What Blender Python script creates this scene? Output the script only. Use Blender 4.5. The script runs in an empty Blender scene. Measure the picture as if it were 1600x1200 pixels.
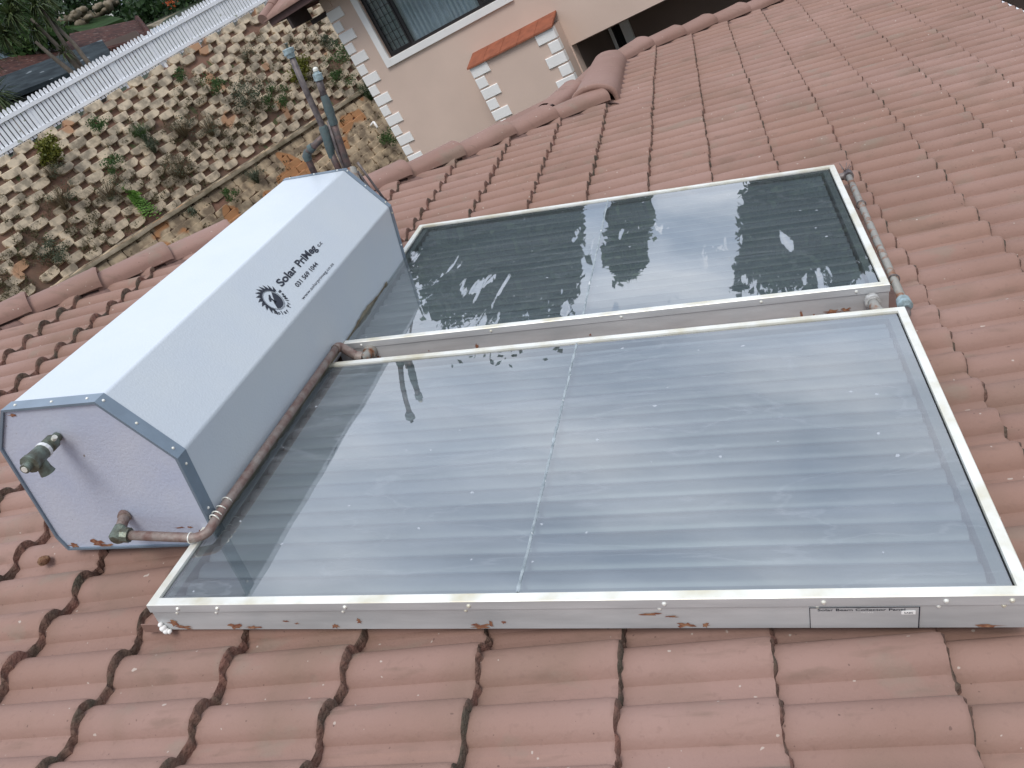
import bpy, math, random
from mathutils import Vector, Matrix, noise as mnoise
R = math.radians
random.seed(7)
scene = bpy.context.scene
COL = scene.collection

# ------------------------------------------------------------------ camera
TH = 0.2663968932043189                     # pitch of the tiled roof we stand on
ROOF = Matrix(((math.cos(TH), 0, math.sin(TH)), (0, 1, 0), (-math.sin(TH), 0, math.cos(TH))))
cam_d = bpy.data.cameras.new('camera')
cam = bpy.data.objects.new('camera', cam_d)
COL.objects.link(cam)
scene.camera = cam
CR = Matrix(((0.9651109674736623, 0.15626282735499558, -0.2101017592717262),
             (-0.0957413884511869, -0.5362389228942344, -0.838618747769611),
             (-0.24370967768943946, 0.8294755851501925, -0.5025692456172137)))
CW = ROOF @ Vector((1.4583, -1.2983, 1.4535))
rt = ROOF @ CR[0]; dn_ = ROOF @ CR[1]; fw = ROOF @ CR[2]
mw = Matrix((rt, -dn_, -fw)).transposed().to_4x4()
mw.translation = CW
cam.matrix_world = mw
cam_d.sensor_width = 36.0
cam_d.lens = 1290.8904 / 1600 * 36
cam_d.clip_start = 0.05
cam_d.clip_end = 3000
scene.render.resolution_x = 1024
scene.render.resolution_y = 768

# ------------------------------------------------------------------ light
SUN_AZ, SUN_EL = R(284), R(57)              # azimuth counted from +x towards +y
w = bpy.data.worlds.new('World'); scene.world = w; w.use_nodes = True
nt = w.node_tree; nt.nodes.clear()
def N(t, nt_=None, **kw):
    n = (nt_ or nt).nodes.new(t)
    for k, v in kw.items(): setattr(n, k, v)
    return n
out = N('ShaderNodeOutputWorld'); bg = N('ShaderNodeBackground')
sky = N('ShaderNodeTexSky'); sky.sky_type = 'NISHITA'; sky.sun_disc = False
sky.sun_elevation = SUN_EL; sky.sun_rotation = R(90) - SUN_AZ
sky.dust_density = 2.0
tc = N('ShaderNodeTexCoord'); sep = N('ShaderNodeSeparateXYZ')
nt.links.new(tc.outputs['Generated'], sep.inputs[0])
mz = N('ShaderNodeMath', operation='MAXIMUM'); mz.inputs[1].default_value = 0.0
nt.links.new(sep.outputs['Z'], mz.inputs[0])
ad = N('ShaderNodeMath', operation='ADD'); ad.inputs[1].default_value = 0.22
nt.links.new(mz.outputs[0], ad.inputs[0])
dv = N('ShaderNodeVectorMath', operation='DIVIDE')
cmb = N('ShaderNodeCombineXYZ')
for i in range(3): nt.links.new(ad.outputs[0], cmb.inputs[i])
nt.links.new(tc.outputs['Generated'], dv.inputs[0]); nt.links.new(cmb.outputs[0], dv.inputs[1])
mp = N('ShaderNodeMapping'); mp.inputs['Scale'].default_value = (1.0, 2.3, 0.0); mp.inputs['Rotation'].default_value = (0, 0, R(12))
nt.links.new(dv.outputs[0], mp.inputs[0])
cn = N('ShaderNodeTexNoise'); cn.inputs['Scale'].default_value = 1.25; cn.inputs['Detail'].default_value = 7; cn.inputs['Roughness'].default_value = .55
nt.links.new(mp.outputs[0], cn.inputs['Vector'])
cr = N('ShaderNodeValToRGB'); e_ = cr.color_ramp.elements
e_[0].position = .30; e_[0].color = (.28, .28, .28, 1); e_[1].position = .62; e_[1].color = (1, 1, 1, 1)
nt.links.new(cn.outputs['Fac'], cr.inputs[0])
cc = N('ShaderNodeValToRGB'); e_ = cc.color_ramp.elements      # cloud brightness, in units of the sky's own scale
e_[0].position = .25; e_[0].color = (5.6, 6.5, 8.2, 1); e_[1].position = .75; e_[1].color = (9.6, 9.9, 10.6, 1)
cn2 = N('ShaderNodeTexNoise'); cn2.inputs['Scale'].default_value = 2.6; cn2.inputs['Detail'].default_value = 5
nt.links.new(mp.outputs[0], cn2.inputs['Vector']); nt.links.new(cn2.outputs['Fac'], cc.inputs[0])
mx = N('ShaderNodeMix', data_type='RGBA')
nt.links.new(cr.outputs[0], mx.inputs[0]); nt.links.new(sky.outputs[0], mx.inputs[6]); nt.links.new(cc.outputs[0], mx.inputs[7])
sd_ = N('ShaderNodeVectorMath', operation='DOT_PRODUCT')      # added sky glow, set apart from the sun for the panel reflections
GA, GE = R(105), R(52)      # the brightest part of the cloud deck
sd_.inputs[1].default_value = (math.cos(GE) * math.cos(GA), math.cos(GE) * math.sin(GA), math.sin(GE))
nt.links.new(tc.outputs['Generated'], sd_.inputs[0])
mr = N('ShaderNodeMapRange', interpolation_type='LINEAR'); mr.inputs['From Min'].default_value = -.1; mr.inputs['From Max'].default_value = 1.0
mr.inputs['To Min'].default_value = .66; mr.inputs['To Max'].default_value = 1.55
nt.links.new(sd_.outputs['Value'], mr.inputs['Value'])
gm = N('ShaderNodeVectorMath', operation='SCALE')
nt.links.new(mx.outputs[2], gm.inputs[0]); nt.links.new(mr.outputs[0], gm.inputs['Scale'])
nt.links.new(gm.outputs[0], bg.inputs[0]); bg.inputs[1].default_value = 0.13
nt.links.new(bg.outputs[0], out.inputs[0])
sd = bpy.data.lights.new('sun', 'SUN'); sd.energy = 1.75; sd.angle = R(26); sd.color = (1.0, .965, .92)
so = bpy.data.objects.new('sun', sd); COL.objects.link(so)
sv = Vector((math.cos(SUN_EL) * math.cos(SUN_AZ), math.cos(SUN_EL) * math.sin(SUN_AZ), math.sin(SUN_EL)))
so.rotation_euler = (-sv).to_track_quat('-Z', 'Y').to_euler(); so.location = (0, 0, 60)
scene.view_settings.view_transform = 'Standard'; scene.view_settings.look = 'None'
scene.view_settings.exposure = 0.0; scene.view_settings.gamma = 1
scene.render.engine = 'CYCLES'
scene.cycles.max_bounces = 10; scene.cycles.transparent_max_bounces = 12

# ------------------------------------------------------------------ helpers
def obj(name, verts, faces, mat=None, parent=None, smooth=False, loc=None, mats=None, fmat=None):
    me = bpy.data.meshes.new(name)
    me.from_pydata([tuple(v) for v in verts], [], faces)
    for m in (mats or ([mat] if mat else [])): me.materials.append(m)
    if fmat: me.polygons.foreach_set('material_index', fmat)
    if smooth: me.polygons.foreach_set('use_smooth', [True] * len(me.polygons))
    me.update()
    o = bpy.data.objects.new(name, me); COL.objects.link(o)
    if parent: o.parent = parent
    if loc is not None: o.location = loc
    return o
def tag(o, label=None, cat=None, group=None, kind=None):
    if label: o['label'] = label
    if cat: o['category'] = cat
    if group: o['group'] = group
    if kind: o['kind'] = kind
    return o
def empty(name, m, label, cat, group=None):
    o = bpy.data.objects.new(name, None); COL.objects.link(o)
    o.matrix_world = m if isinstance(m, Matrix) else Matrix.Translation(m)
    o.empty_display_size = .1
    return tag(o, label, cat, group)
class MB:
    def __init__(s): s.v = []; s.f = []
    def add(s, vs, fs):
        b = len(s.v); s.v += [Vector(v) for v in vs]; s.f += [tuple(i + b for i in f) for f in fs]; return s
    def box(s, x0, x1, y0, y1, z0, z1):
        return s.add([(x0, y0, z0), (x1, y0, z0), (x1, y1, z0), (x0, y1, z0), (x0, y0, z1), (x1, y0, z1), (x1, y1, z1), (x0, y1, z1)],
                     [(0, 3, 2, 1), (4, 5, 6, 7), (0, 1, 5, 4), (1, 2, 6, 5), (2, 3, 7, 6), (3, 0, 4, 7)])
    def cbox(s, x0, x1, y0, y1, z0, z1, c=.006):
        # box with chamfered edges on its -y face (the face one sees)
        return s.add([(x0, y1, z0), (x1, y1, z0), (x1, y1, z1), (x0, y1, z1),
                      (x0, y0 + c, z0), (x1, y0 + c, z0), (x1, y0 + c, z1), (x0, y0 + c, z1),
                      (x0 + c, y0, z0 + c), (x1 - c, y0, z0 + c), (x1 - c, y0, z1 - c), (x0 + c, y0, z1 - c)],
                     [(0, 1, 2, 3)[::-1][::-1], (0, 4, 5, 1), (1, 5, 6, 2), (2, 6, 7, 3), (3, 7, 4, 0),
                      (4, 8, 9, 5), (5, 9, 10, 6), (6, 10, 11, 7), (7, 11, 8, 4), (8, 11, 10, 9)])
    def tube(s, pts, r, seg=12, caps=True):
        pts = [Vector(p) for p in pts]; n = len(pts)
        rs = r if isinstance(r, (list, tuple)) else [r] * n
        t0 = (pts[1] - pts[0]).normalized()
        a = t0.orthogonal().normalized(); base = len(s.v)
        for i, p in enumerate(pts):
            t = ((pts[min(i + 1, n - 1)] - p).normalized() + (p - pts[max(i - 1, 0)]).normalized())
            t = t.normalized() if t.length > 1e-6 else t0
            a = (a - t * a.dot(t)).normalized(); b = t.cross(a)
            for k in range(seg):
                an = 2 * math.pi * k / seg
                s.v.append(p + (a * math.cos(an) + b * math.sin(an)) * rs[i])
        for i in range(n - 1):
            for k in range(seg):
                k2 = (k + 1) % seg
                s.f.append((base + i * seg + k, base + i * seg + k2, base + (i + 1) * seg + k2, base + (i + 1) * seg + k))
        if caps:
            s.f.append(tuple(base + k for k in range(seg))[::-1]); s.f.append(tuple(base + (n - 1) * seg + k for k in range(seg)))
        return s
    def each(s, name, mat, parent=None, smooth=False):
        # one object per connected piece
        par = list(range(len(s.v)))
        def fd(i):
            while par[i] != i: par[i] = par[par[i]]; i = par[i]
            return i
        for f in s.f:
            for k in f[1:]: par[fd(k)] = fd(f[0])
        g = {}
        for f in s.f: g.setdefault(fd(f[0]), []).append(f)
        for fs in g.values():
            ids = sorted({k for f in fs for k in f}); mp_ = {k: i for i, k in enumerate(ids)}
            obj(name, [s.v[k] for k in ids], [tuple(mp_[k] for k in f) for f in fs], mat, parent, smooth)
    def build(s, name, mat, parent=None, smooth=False, loc=None, autos=None):
        o = obj(name, s.v, s.f, mat, parent, smooth, loc)
        if autos is not None:
            o.data.polygons.foreach_set('use_smooth', [True] * len(o.data.polygons))
            try: o.data.set_sharp_from_angle(angle=R(autos))
            except Exception: pass
        return o
def bend(pts, rad=.03, n=4):
    """round the corners of a pipe path"""
    pts = [Vector(p) for p in pts]; o = [pts[0]]
    for i in range(1, len(pts) - 1):
        a, b, c = pts[i - 1], pts[i], pts[i + 1]
        r1 = min(rad, (b - a).length * .45, (c - b).length * .45)
        p, q = b + (a - b).normalized() * r1, b + (c - b).normalized() * r1
        for k in range(n + 1):
            t = k / n; o.append(p * (1 - t) ** 2 + b * 2 * t * (1 - t) + q * t * t)
    o.append(pts[-1]); return o

# ------------------------------------------------------------------ materials
def mat(name, col, rough=.6, metal=0, var=0, vscale=8, bump=0, bscale=60, spec=.5, col2=None, detail=4, stretch=None, ramp=(.35, .65), spots=None):
    m = bpy.data.materials.new(name); m.use_nodes = True; t = m.node_tree
    b = t.nodes['Principled BSDF']
    b.inputs['Base Color'].default_value = (*col, 1); b.inputs['Roughness'].default_value = rough
    b.inputs['Metallic'].default_value = metal; b.inputs['Specular IOR Level'].default_value = spec
    tcn = t.nodes.new('ShaderNodeTexCoord'); v = tcn.outputs['Object']
    if stretch:
        mpn = t.nodes.new('ShaderNodeMapping'); mpn.inputs['Scale'].default_value = stretch
        t.links.new(v, mpn.inputs[0]); v = mpn.outputs[0]
    cur = None
    if col2 is not None or var:
        n = t.nodes.new('ShaderNodeTexNoise'); n.inputs['Scale'].default_value = vscale; n.inputs['Detail'].default_value = detail
        t.links.new(v, n.inputs['Vector'])
        rp = t.nodes.new('ShaderNodeValToRGB'); rp.color_ramp.elements[0].position = ramp[0]; rp.color_ramp.elements[1].position = ramp[1]
        c2 = col2 if col2 is not None else tuple(c * (1 - var) for c in col)
        rp.color_ramp.elements[0].color = (*c2, 1); rp.color_ramp.elements[1].color = (*col, 1)
        t.links.new(n.outputs['Fac'], rp.inputs[0]); cur = rp.outputs[0]
    if spots:                                # (colour, scale, threshold) small droppings / specks
        sc, ss, th = spots
        n = t.nodes.new('ShaderNodeTexNoise'); n.inputs['Scale'].default_value = ss; n.inputs['Detail'].default_value = 1.5
        t.links.new(v, n.inputs['Vector'])
        rp = t.nodes.new('ShaderNodeValToRGB'); rp.color_ramp.elements[0].position = th; rp.color_ramp.elements[1].position = th + .02
        t.links.new(n.outputs['Fac'], rp.inputs[0])
        mx_ = t.nodes.new('ShaderNodeMix'); mx_.data_type = 'RGBA'
        t.links.new(rp.outputs[0], mx_.inputs[0])
        if cur: t.links.new(cur, mx_.inputs[6])
        else: mx_.inputs[6].default_value = (*col, 1)
        mx_.inputs[7].default_value = (*sc, 1); cur = mx_.outputs[2]
    if cur: t.links.new(cur, b.inputs['Base Color'])
    if bump:
        n = t.nodes.new('ShaderNodeTexNoise'); n.inputs['Scale'].default_value = bscale; n.inputs['Detail'].default_value = 5
        t.links.new(v, n.inputs['Vector'])
        bp = t.nodes.new('ShaderNodeBump'); bp.inputs['Strength'].default_value = bump; bp.inputs['Distance'].default_value = .01
        t.links.new(n.outputs['Fac'], bp.inputs['Height']); t.links.new(bp.outputs[0], b.inputs['Normal'])
    return m
M = {}
M['alu'] = mat('aluminium', (.66, .68, .68), .5, .35, var=.25, vscale=3, stretch=(1, 6, 6))
M['alu_rim'] = mat('aluminium_rim', (.80, .80, .74), .38, .25, col2=(.62, .58, .44), vscale=9, ramp=(.3, .55))
M['tank'] = mat('white_painted_steel', (.56, .605, .635), .38, .0, vscale=5, bump=.10, bscale=140, col2=(.54, .59, .635))
M['endplate'] = mat('shade_tinted_white_end_plate', (.51, .54, .62), .5, 0, bump=.15, bscale=120, col2=(.46, .50, .61), vscale=6, spots=((.25, .22, .2), 46, .77))  # same white as the casing, with its cool shade mixed into the colour
M['sealcrust'] = mat('crusted_sealant', (.52, .52, .50), .9, 0, col2=(.30, .29, .27), vscale=60, bump=.6)
M['trim'] = mat('grey_blue_trim', (.20, .255, .31), .4, .2, var=.15, vscale=12)
M['ink'] = mat('black_print', (.012, .016, .03), .5)
M['rust'] = mat('red_brown_flaking_paint', (.19, .06, .035), .9, 0, col2=(.33, .17, .09), vscale=70, bump=.5)
M['copper'] = mat('weathered_copper', (.20, .12, .10), .6, .3, col2=(.30, .25, .22), vscale=34, bump=.3, bscale=90)
M['copper_grey'] = mat('dusty_galvanised_pipe', (.30, .29, .26), .6, .2, col2=(.24, .12, .07), vscale=26, bump=.3, ramp=(.36, .5))
M['vent_copper'] = mat('dark_weathered_copper', (.15, .095, .085), .55, .3, col2=(.085, .075, .07), vscale=34, bump=.3)
M['brass'] = mat('tarnished_brass', (.12, .115, .085), .45, .6, col2=(.20, .24, .20), vscale=40, bump=.3)
M['pipe_dark'] = mat('dark_vent_pipe', (.085, .07, .072), .5, .25, col2=(.20, .17, .16), vscale=30, bump=.2)
M['verdigris'] = mat('verdigris_fitting', (.085, .125, .125), .7, .2, col2=(.10, .12, .12), vscale=60, bump=.4)
M['white_tape'] = mat('white_thread_tape', (.75, .76, .76), .7)
M['cap_blue'] = mat('pale_blue_cap', (.32, .42, .45), .7, col2=(.2, .25, .25), vscale=80)
M['plaster'] = mat('beige_plaster', (.71, .55, .455), .9, 0, var=.09, detail=7, vscale=.9, bump=.25, bscale=70)
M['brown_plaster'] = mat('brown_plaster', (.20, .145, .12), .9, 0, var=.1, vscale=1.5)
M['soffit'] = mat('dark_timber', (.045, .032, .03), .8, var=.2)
M['quoin'] = mat('white_plaster', (.90, .89, .86), .85, 0, var=.05, vscale=4, bump=.2, bscale=60)
M['terracotta'] = mat('terracotta', (.36, .115, .06), .75, 0, var=.25, vscale=9)
M['bronze'] = mat('dark_bronze_frame', (.035, .033, .034), .45, .4)
M['curtain'] = mat('blue_grey_curtain', (.62, .70, .80), .9, 0, var=.1, vscale=5)
M['lace'] = mat('lace_curtain', (.48, .54, .58), .9, 0, col2=(.30, .35, .38), vscale=16)
M['interior'] = mat('dark_interior', (.02, .02, .022), .9)
M['white_fence'] = mat('white_fence_paint', (.86, .88, .91), .55, 0, var=.05, vscale=3, spots=((.4, .42, .36), 6, .70))
M['block'] = mat('tan_concrete_block', (.64, .53, .385), .95, 0, bump=.9, bscale=20, vscale=4.5, detail=10, col2=(.30, .25, .185), ramp=(.38, .58), spots=((.46, .27, .16), .8, .63))
M['block_ochre'] = mat('ochre_concrete_block', (.50, .39, .26), .95, 0, bump=.9, bscale=20, vscale=3.5, detail=10, col2=(.20, .15, .10), ramp=(.40, .60), spots=((.40, .20, .09), 1.0, .58))
M['soil'] = mat('reddish_soil', (.21, .115, .08), 1, 0, bump=1, bscale=16, col2=(.13, .085, .06), vscale=2.2, spots=((.10, .11, .05), 3.4, .66))
M['ledge'] = mat('concrete_ledge', (.26, .215, .155), .95, 0, bump=.9, bscale=20, col2=(.11, .09, .055), vscale=2.6, detail=8)
M['grass'] = mat('grass', (.03, .06, .02), .95, 0, spec=.1, col2=(.02, .035, .012), vscale=1.5)
M['hill'] = mat('hill_undergrowth', (.022, .04, .016), .95, 0, col2=(.03, .03, .018), vscale=.3)
M['bark'] = mat('grey_bark', (.17, .145, .115), .9, 0, var=.3, vscale=9, bump=.5)
M['slate'] = None
def leafmat(name, a, b, tr=.25):
    m = bpy.data.materials.new(name); m.use_nodes = True; t = m.node_tree; bs = t.nodes['Principled BSDF']
    bs.inputs['Roughness'].default_value = .5; bs.inputs['Specular IOR Level'].default_value = .3
    g = t.nodes.new('ShaderNodeNewGeometry'); rp = t.nodes.new('ShaderNodeValToRGB')
    rp.color_ramp.elements[0].color = (*a, 1); rp.color_ramp.elements[1].color = (*b, 1)
    t.links.new(g.outputs['Random Per Island'], rp.inputs[0]); t.links.new(rp.outputs[0], bs.inputs['Base Color'])
    tl = t.nodes.new('ShaderNodeBsdfTranslucent'); t.links.new(rp.outputs[0], tl.inputs[0])
    ms = t.nodes.new('ShaderNodeMixShader'); ms.inputs[0].default_value = tr
    o = t.nodes['Material Output']; t.links.new(bs.outputs[0], ms.inputs[1]); t.links.new(tl.outputs[0], ms.inputs[2]); t.links.new(ms.outputs[0], o.inputs[0])
    return m
M['leaf_dark'] = leafmat('dark_leaves', (.014, .032, .012), (.045, .09, .028))
M['leaf_mid'] = leafmat('green_leaves', (.03, .07, .02), (.085, .15, .045))
M['leaf_yellow'] = leafmat('yellow_green_leaves', (.07, .085, .014), (.22, .22, .04))
M['leaf_bright'] = leafmat('bright_green_leaves', (.09, .20, .03), (.22, .42, .08))
M['leaf_grey'] = leafmat('grey_green_leaves', (.045, .062, .038), (.13, .15, .095))
M['leaf_dry'] = leafmat('dry_stems', (.07, .05, .03), (.22, .17, .10))
M['leaf_palm'] = leafmat('strap_leaves', (.03, .055, .018), (.12, .15, .06))
M['leaf_red'] = leafmat('orange_flowers', (.35, .06, .02), (.5, .12, .03))

# painted concrete roof tiles: each tile a slightly different shade, specks, stains
def tile_material(name, cell=(.32, .30), base=(.270, .164, .127), off=(0, 0)):
    m = bpy.data.materials.new(name); m.use_nodes = True; t = m.node_tree; b = t.nodes['Principled BSDF']
    L = t.links.new; nn = t.nodes.new
    b.inputs['Roughness'].default_value = .7; b.inputs['Specular IOR Level'].default_value = .2
    tcn = nn('ShaderNodeTexCoord'); sp = nn('ShaderNodeSeparateXYZ'); L(tcn.outputs['Object'], sp.inputs[0])
    fl = []
    for i, (k, o_) in enumerate(zip(cell, off)):
        a = nn('ShaderNodeMath'); a.operation = 'SUBTRACT'; a.inputs[1].default_value = o_; L(sp.outputs[i], a.inputs[0])
        d = nn('ShaderNodeMath'); d.operation = 'DIVIDE'; d.inputs[1].default_value = k; L(a.outputs[0], d.inputs[0])
        f = nn('ShaderNodeMath'); f.operation = 'FLOOR'; L(d.outputs[0], f.inputs[0]); fl.append(f)
    cb = nn('ShaderNodeCombineXYZ'); L(fl[0].outputs[0], cb.inputs[0]); L(fl[1].outputs[0], cb.inputs[1])
    wn = nn('ShaderNodeTexWhiteNoise'); wn.noise_dimensions = '3D'; L(cb.outputs[0], wn.inputs['Vector'])
    rp = nn('ShaderNodeValToRGB'); E = rp.color_ramp.elements
    E[0].color = (base[0] * .955, base[1] * .955, base[2] * .965, 1); E[1].color = (base[0] * 1.04, base[1] * 1.035, base[2] * 1.02, 1)
    L(wn.outputs['Value'], rp.inputs[0])
    def over(prev, scale, detail, p0, p1, col, stretch=(1, 1, 1), amt=1.0):
        mp_ = nn('ShaderNodeMapping'); mp_.inputs['Scale'].default_value = stretch; L(tcn.outputs['Object'], mp_.inputs[0])
        n = nn('ShaderNodeTexNoise'); n.inputs['Scale'].default_value = scale; n.inputs['Detail'].default_value = detail; L(mp_.outputs[0], n.inputs['Vector'])
        r = nn('ShaderNodeValToRGB'); r.color_ramp.elements[0].position = p0; r.color_ramp.elements[1].position = p1
        r.color_ramp.elements[1].color = (amt, amt, amt, 1)
        L(n.outputs['Fac'], r.inputs[0]); x = nn('ShaderNodeMix'); x.data_type = 'RGBA'; L(r.outputs[0], x.inputs[0]); L(prev, x.inputs[6]); x.inputs[7].default_value = (*col, 1)
        return x.outputs[2]
    c = over(rp.outputs[0], 1.1, 5, .42, .70, (.36, .235, .20), amt=.5)
    c = over(c, 3.2, 7, .52, .74, (.20, .135, .098), (1, 1, 1), .62)           # stains
    c = over(c, 60, 3, .60, .72, (.20, .125, .10), (1, 1, 1), .28)             # grain
    c = over(c, 9, 8, .60, .70, (.19, .125, .095), (.6, 3, 1), .5)
    c = over(c, 5, 9, .60, .68, (.23, .20, .155), (1, 1.6, 1), .35)              # scuffs along the ribs
    c = over(c, 70, 0, .845, .855, (.50, .43, .37), (1, 1, 1), .7)             # pale specks
    c = over(c, 110, 0, .84, .85, (.10, .06, .05), (1, 1, 1), .6)
    L(c, b.inputs['Base Color'])
    n = nn('ShaderNodeTexNoise'); n.inputs['Scale'].default_value = 120; n.inputs['Detail'].default_value = 6; L(tcn.outputs['Object'], n.inputs['Vector'])
    n2 = nn('ShaderNodeTexNoise'); n2.inputs['Scale'].default_value = 11; n2.inputs['Detail'].default_value = 3; L(tcn.outputs['Object'], n2.inputs['Vector'])
    mm = nn('ShaderNodeMath'); mm.operation = 'MULTIPLY_ADD'; mm.inputs[1].default_value = .25; L(n.outputs['Fac'], mm.inputs[0]); L(n2.outputs['Fac'], mm.inputs[2])
    bp = nn('ShaderNodeBump'); bp.inputs['Strength'].default_value = .35; bp.inputs['Distance'].default_value = .012
    L(mm.outputs[0], bp.inputs['Height']); L(bp.outputs[0], b.inputs['Normal'])
    return m
G, U0 = .32, .233
M['tile'] = tile_material('painted_concrete_tile', (G, .30), off=(U0, -.02))
M['ridge'] = tile_material('painted_ridge_tile', (5, 5), base=(.262, .158, .125))
M['nose'] = mat('bare_tile_edge', (.20, .10, .075), .98, 0, col2=(.085, .07, .05), vscale=12, bump=1.0, bscale=90)
M['mortar'] = mat('painted_mortar', (.21, .125, .105), .95, 0, col2=(.13, .08, .065), vscale=14, bump=1.0, bscale=34)

# ------------------------------------------------------------------ ground
FA = Vector((-13.1297, 17.4393, 2.5417)); FE = Vector((0.415442, 0.908527, 0.04458)); FH = Vector((0.909431, -0.415856, 0))
FD = Vector((0.311044, -0.142231, -0.939693))
def wallpt(s, t, o=0.0, tier=0):
    """point on the retaining wall: s along the fence, t down the face, o out of the face"""
    nrm = FE.cross(FD).normalized()
    if nrm.dot(FH) < 0: nrm = -nrm
    return FA + FE * s + FD * t + nrm * o + (FH * .6 if tier else Vector())
def hill_h(d):                              # height of the slope behind the fence
    return 0.0 + .19 * max(0, d - 2) + .9 * mnoise.noise(Vector((d * .11, 0, 3)))
gv, gf = [], []
def ground_z(x, y):
    p = Vector((x, y, 0)) - Vector((FA.x, FA.y, 0))
    d = -p.dot(FH); s = p.dot(Vector((FE.x, FE.y, 0)).normalized())
    top = 2.5 + .045 * max(-30, min(40, s))
    low = -4.3
    if d > 1.2: return top - .35 + .17 * max(0, d - 3) if d < 60 else top + 9.4 + .1 * (d - 60)
    if d > -1.2: return top - .35 + (low - top + .35) * min(1, (1.2 - d) / 2.3)
    return low
xs = [-1500, -600, -250, -120, -80, -60, -50] + [-46 + i * 1.0 for i in range(110)] + [80, 120, 250, 600, 1500]
ys = [-1500, -600, -200, -90, -50, -30, -20] + [-14 + i * 1.0 for i in range(100)] + [100, 140, 250, 600, 1500]
gv = [(x, y, min(40, ground_z(x, y)) + (.12 * mnoise.noise(Vector((x * .3, y * .3, 0))) if abs(x) < 100 else 0)) for y in ys for x in xs]
nx = len(xs)
gf = [(j * nx + i, j * nx + i + 1, (j + 1) * nx + i + 1, (j + 1) * nx + i) for j in range(len(ys) - 1) for i in range(nx - 1)]
tag(obj('ground', gv, gf, M['hill'], smooth=True), kind='structure')

# ------------------------------------------------------------------ the tiled house roof
RM = ROOF.to_4x4()
house = empty('house', RM, 'house whose reddish tiled roof carries the solar panels and the white tank', 'house')
HIP = [(-6.0, -.75), (-3.2, 1.52), (-2.259, 2.328), (-1.915, 2.565), (-1.624, 2.847), (-.351, 3.77), (-.046, 4.014), (.243, 4.319), (.515, 4.568), (.876, 4.812),
       (.905, 6.20), (1.146, 6.50), (1.444, 6.736), (1.724, 7.003), (2.042, 7.249), (2.36, 7.54), (3.9, 8.95)]
def hip_u(v):
    if v <= HIP[0][1]: return HIP[0][0]
    for (ua, va), (ub, vb) in zip(HIP, HIP[1:]):
        if va <= v <= vb: return ua + (ub - ua) * (v - va) / (vb - va)
    return 9
EAVE = 3.66
P = .15
def prof(v):
    x = ((v + .146) / P) % 1.0
    if x < .62:                              # the roll: steep at its foot, softly rounded on top
        q = x / .62
        return .004 + .032 * math.sin(math.pi * q) ** .50
    q = (x - .62) / .38                      # the pan, slightly dished
    return .002 - .003 * math.sin(math.pi * q)
def rnd(a, b, c=0):
    return (math.sin(a * 127.1 + b * 311.7 + c * 74.7) * 43758.5453) % 1.0
V0, V1 = -3.2, 8.9
nvs = int((V1 - V0) / P * 18)
vlist = [V0 + (V1 - V0) * i / nvs for i in range(nvs + 1)]
rv, rf, rm_ = [], [], []
ks = range(int((-6 - U0) / G) - 1, int((EAVE - U0) / G) + 2)
for k in ks:
    ua_, ub_ = U0 + (k - 1) * G, U0 + k * G
    if ua_ > EAVE: continue
    strip = None
    for v in vlist:
        hu = hip_u(v) - .07
        if ub_ < hu: strip = None; continue
        tile = math.floor((v + .02) / .30)
        jx = (rnd(tile, k) - .5) * .010; jz = (rnd(tile, k, 2) - .5) * .005
        ub = min(ub_ + jx, EAVE + .03); a = max(ua_ - .02, hu)
        edge = ((v + .02) / .30) % 1.0
        hgt = prof(v) + jz - .02 + (.0022 if edge < .1 else 0)
        jn = .005 * mnoise.noise(Vector((v * 60, k * 3.1, 0))) + .004 * mnoise.noise(Vector((v * 170, k * 5.1, 0)))
        def z(u): return hgt + .030 * (u - ua_) / G
        us = [a, a + (ub - a) * .5, ub - .012, ub - .002 + jn * .5]
        col = [(u, v, z(u)) for u in us]
        col[-1] = (us[-1], v, z(us[-1]) - .003)
        ue = us[-1] + .001
        col += [(ue + .004 + jn, v, z(ub) - .012 + jn), (ue + .007 + jn * 1.6, v, z(ub) - .050)]
        base = len(rv); rv += col
        if strip is not None:
            for j in range(5):
                rf.append((strip + j, strip + j + 1, base + j + 1, base + j)); rm_.append(1 if j >= 3 else 0)
        strip = base
roof = obj('roof', rv, rf, None, house, smooth=True, mats=[M['tile'], M['nose']], fmat=rm_)
try: roof.data.set_sharp_from_angle(angle=R(50))
except Exception: pass

# slopes that fall away on the far side of the hips, and the walls below
def plane_pts(name, pts, m, parent, th=.04):
    n = (Vector(pts[1]) - Vector(pts[0])).cross(Vector(pts[2]) - Vector(pts[0])).normalized()
    if n.z > 0: n = -n
    k = len(pts); v = [Vector(p) for p in pts] + [Vector(p) + n * th for p in pts]
    f = [tuple(range(k)), tuple(range(k, 2 * k))[::-1]] + [(i, i + k, (i + 1) % k + k, (i + 1) % k) for i in range(k)]
    return obj(name, v, f, m, parent)
IR = RM.inverted()
def loc(x): return IR @ Vector(x)
def rw(u, v, n=0.0): return RM @ Vector((u, v, n))
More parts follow.
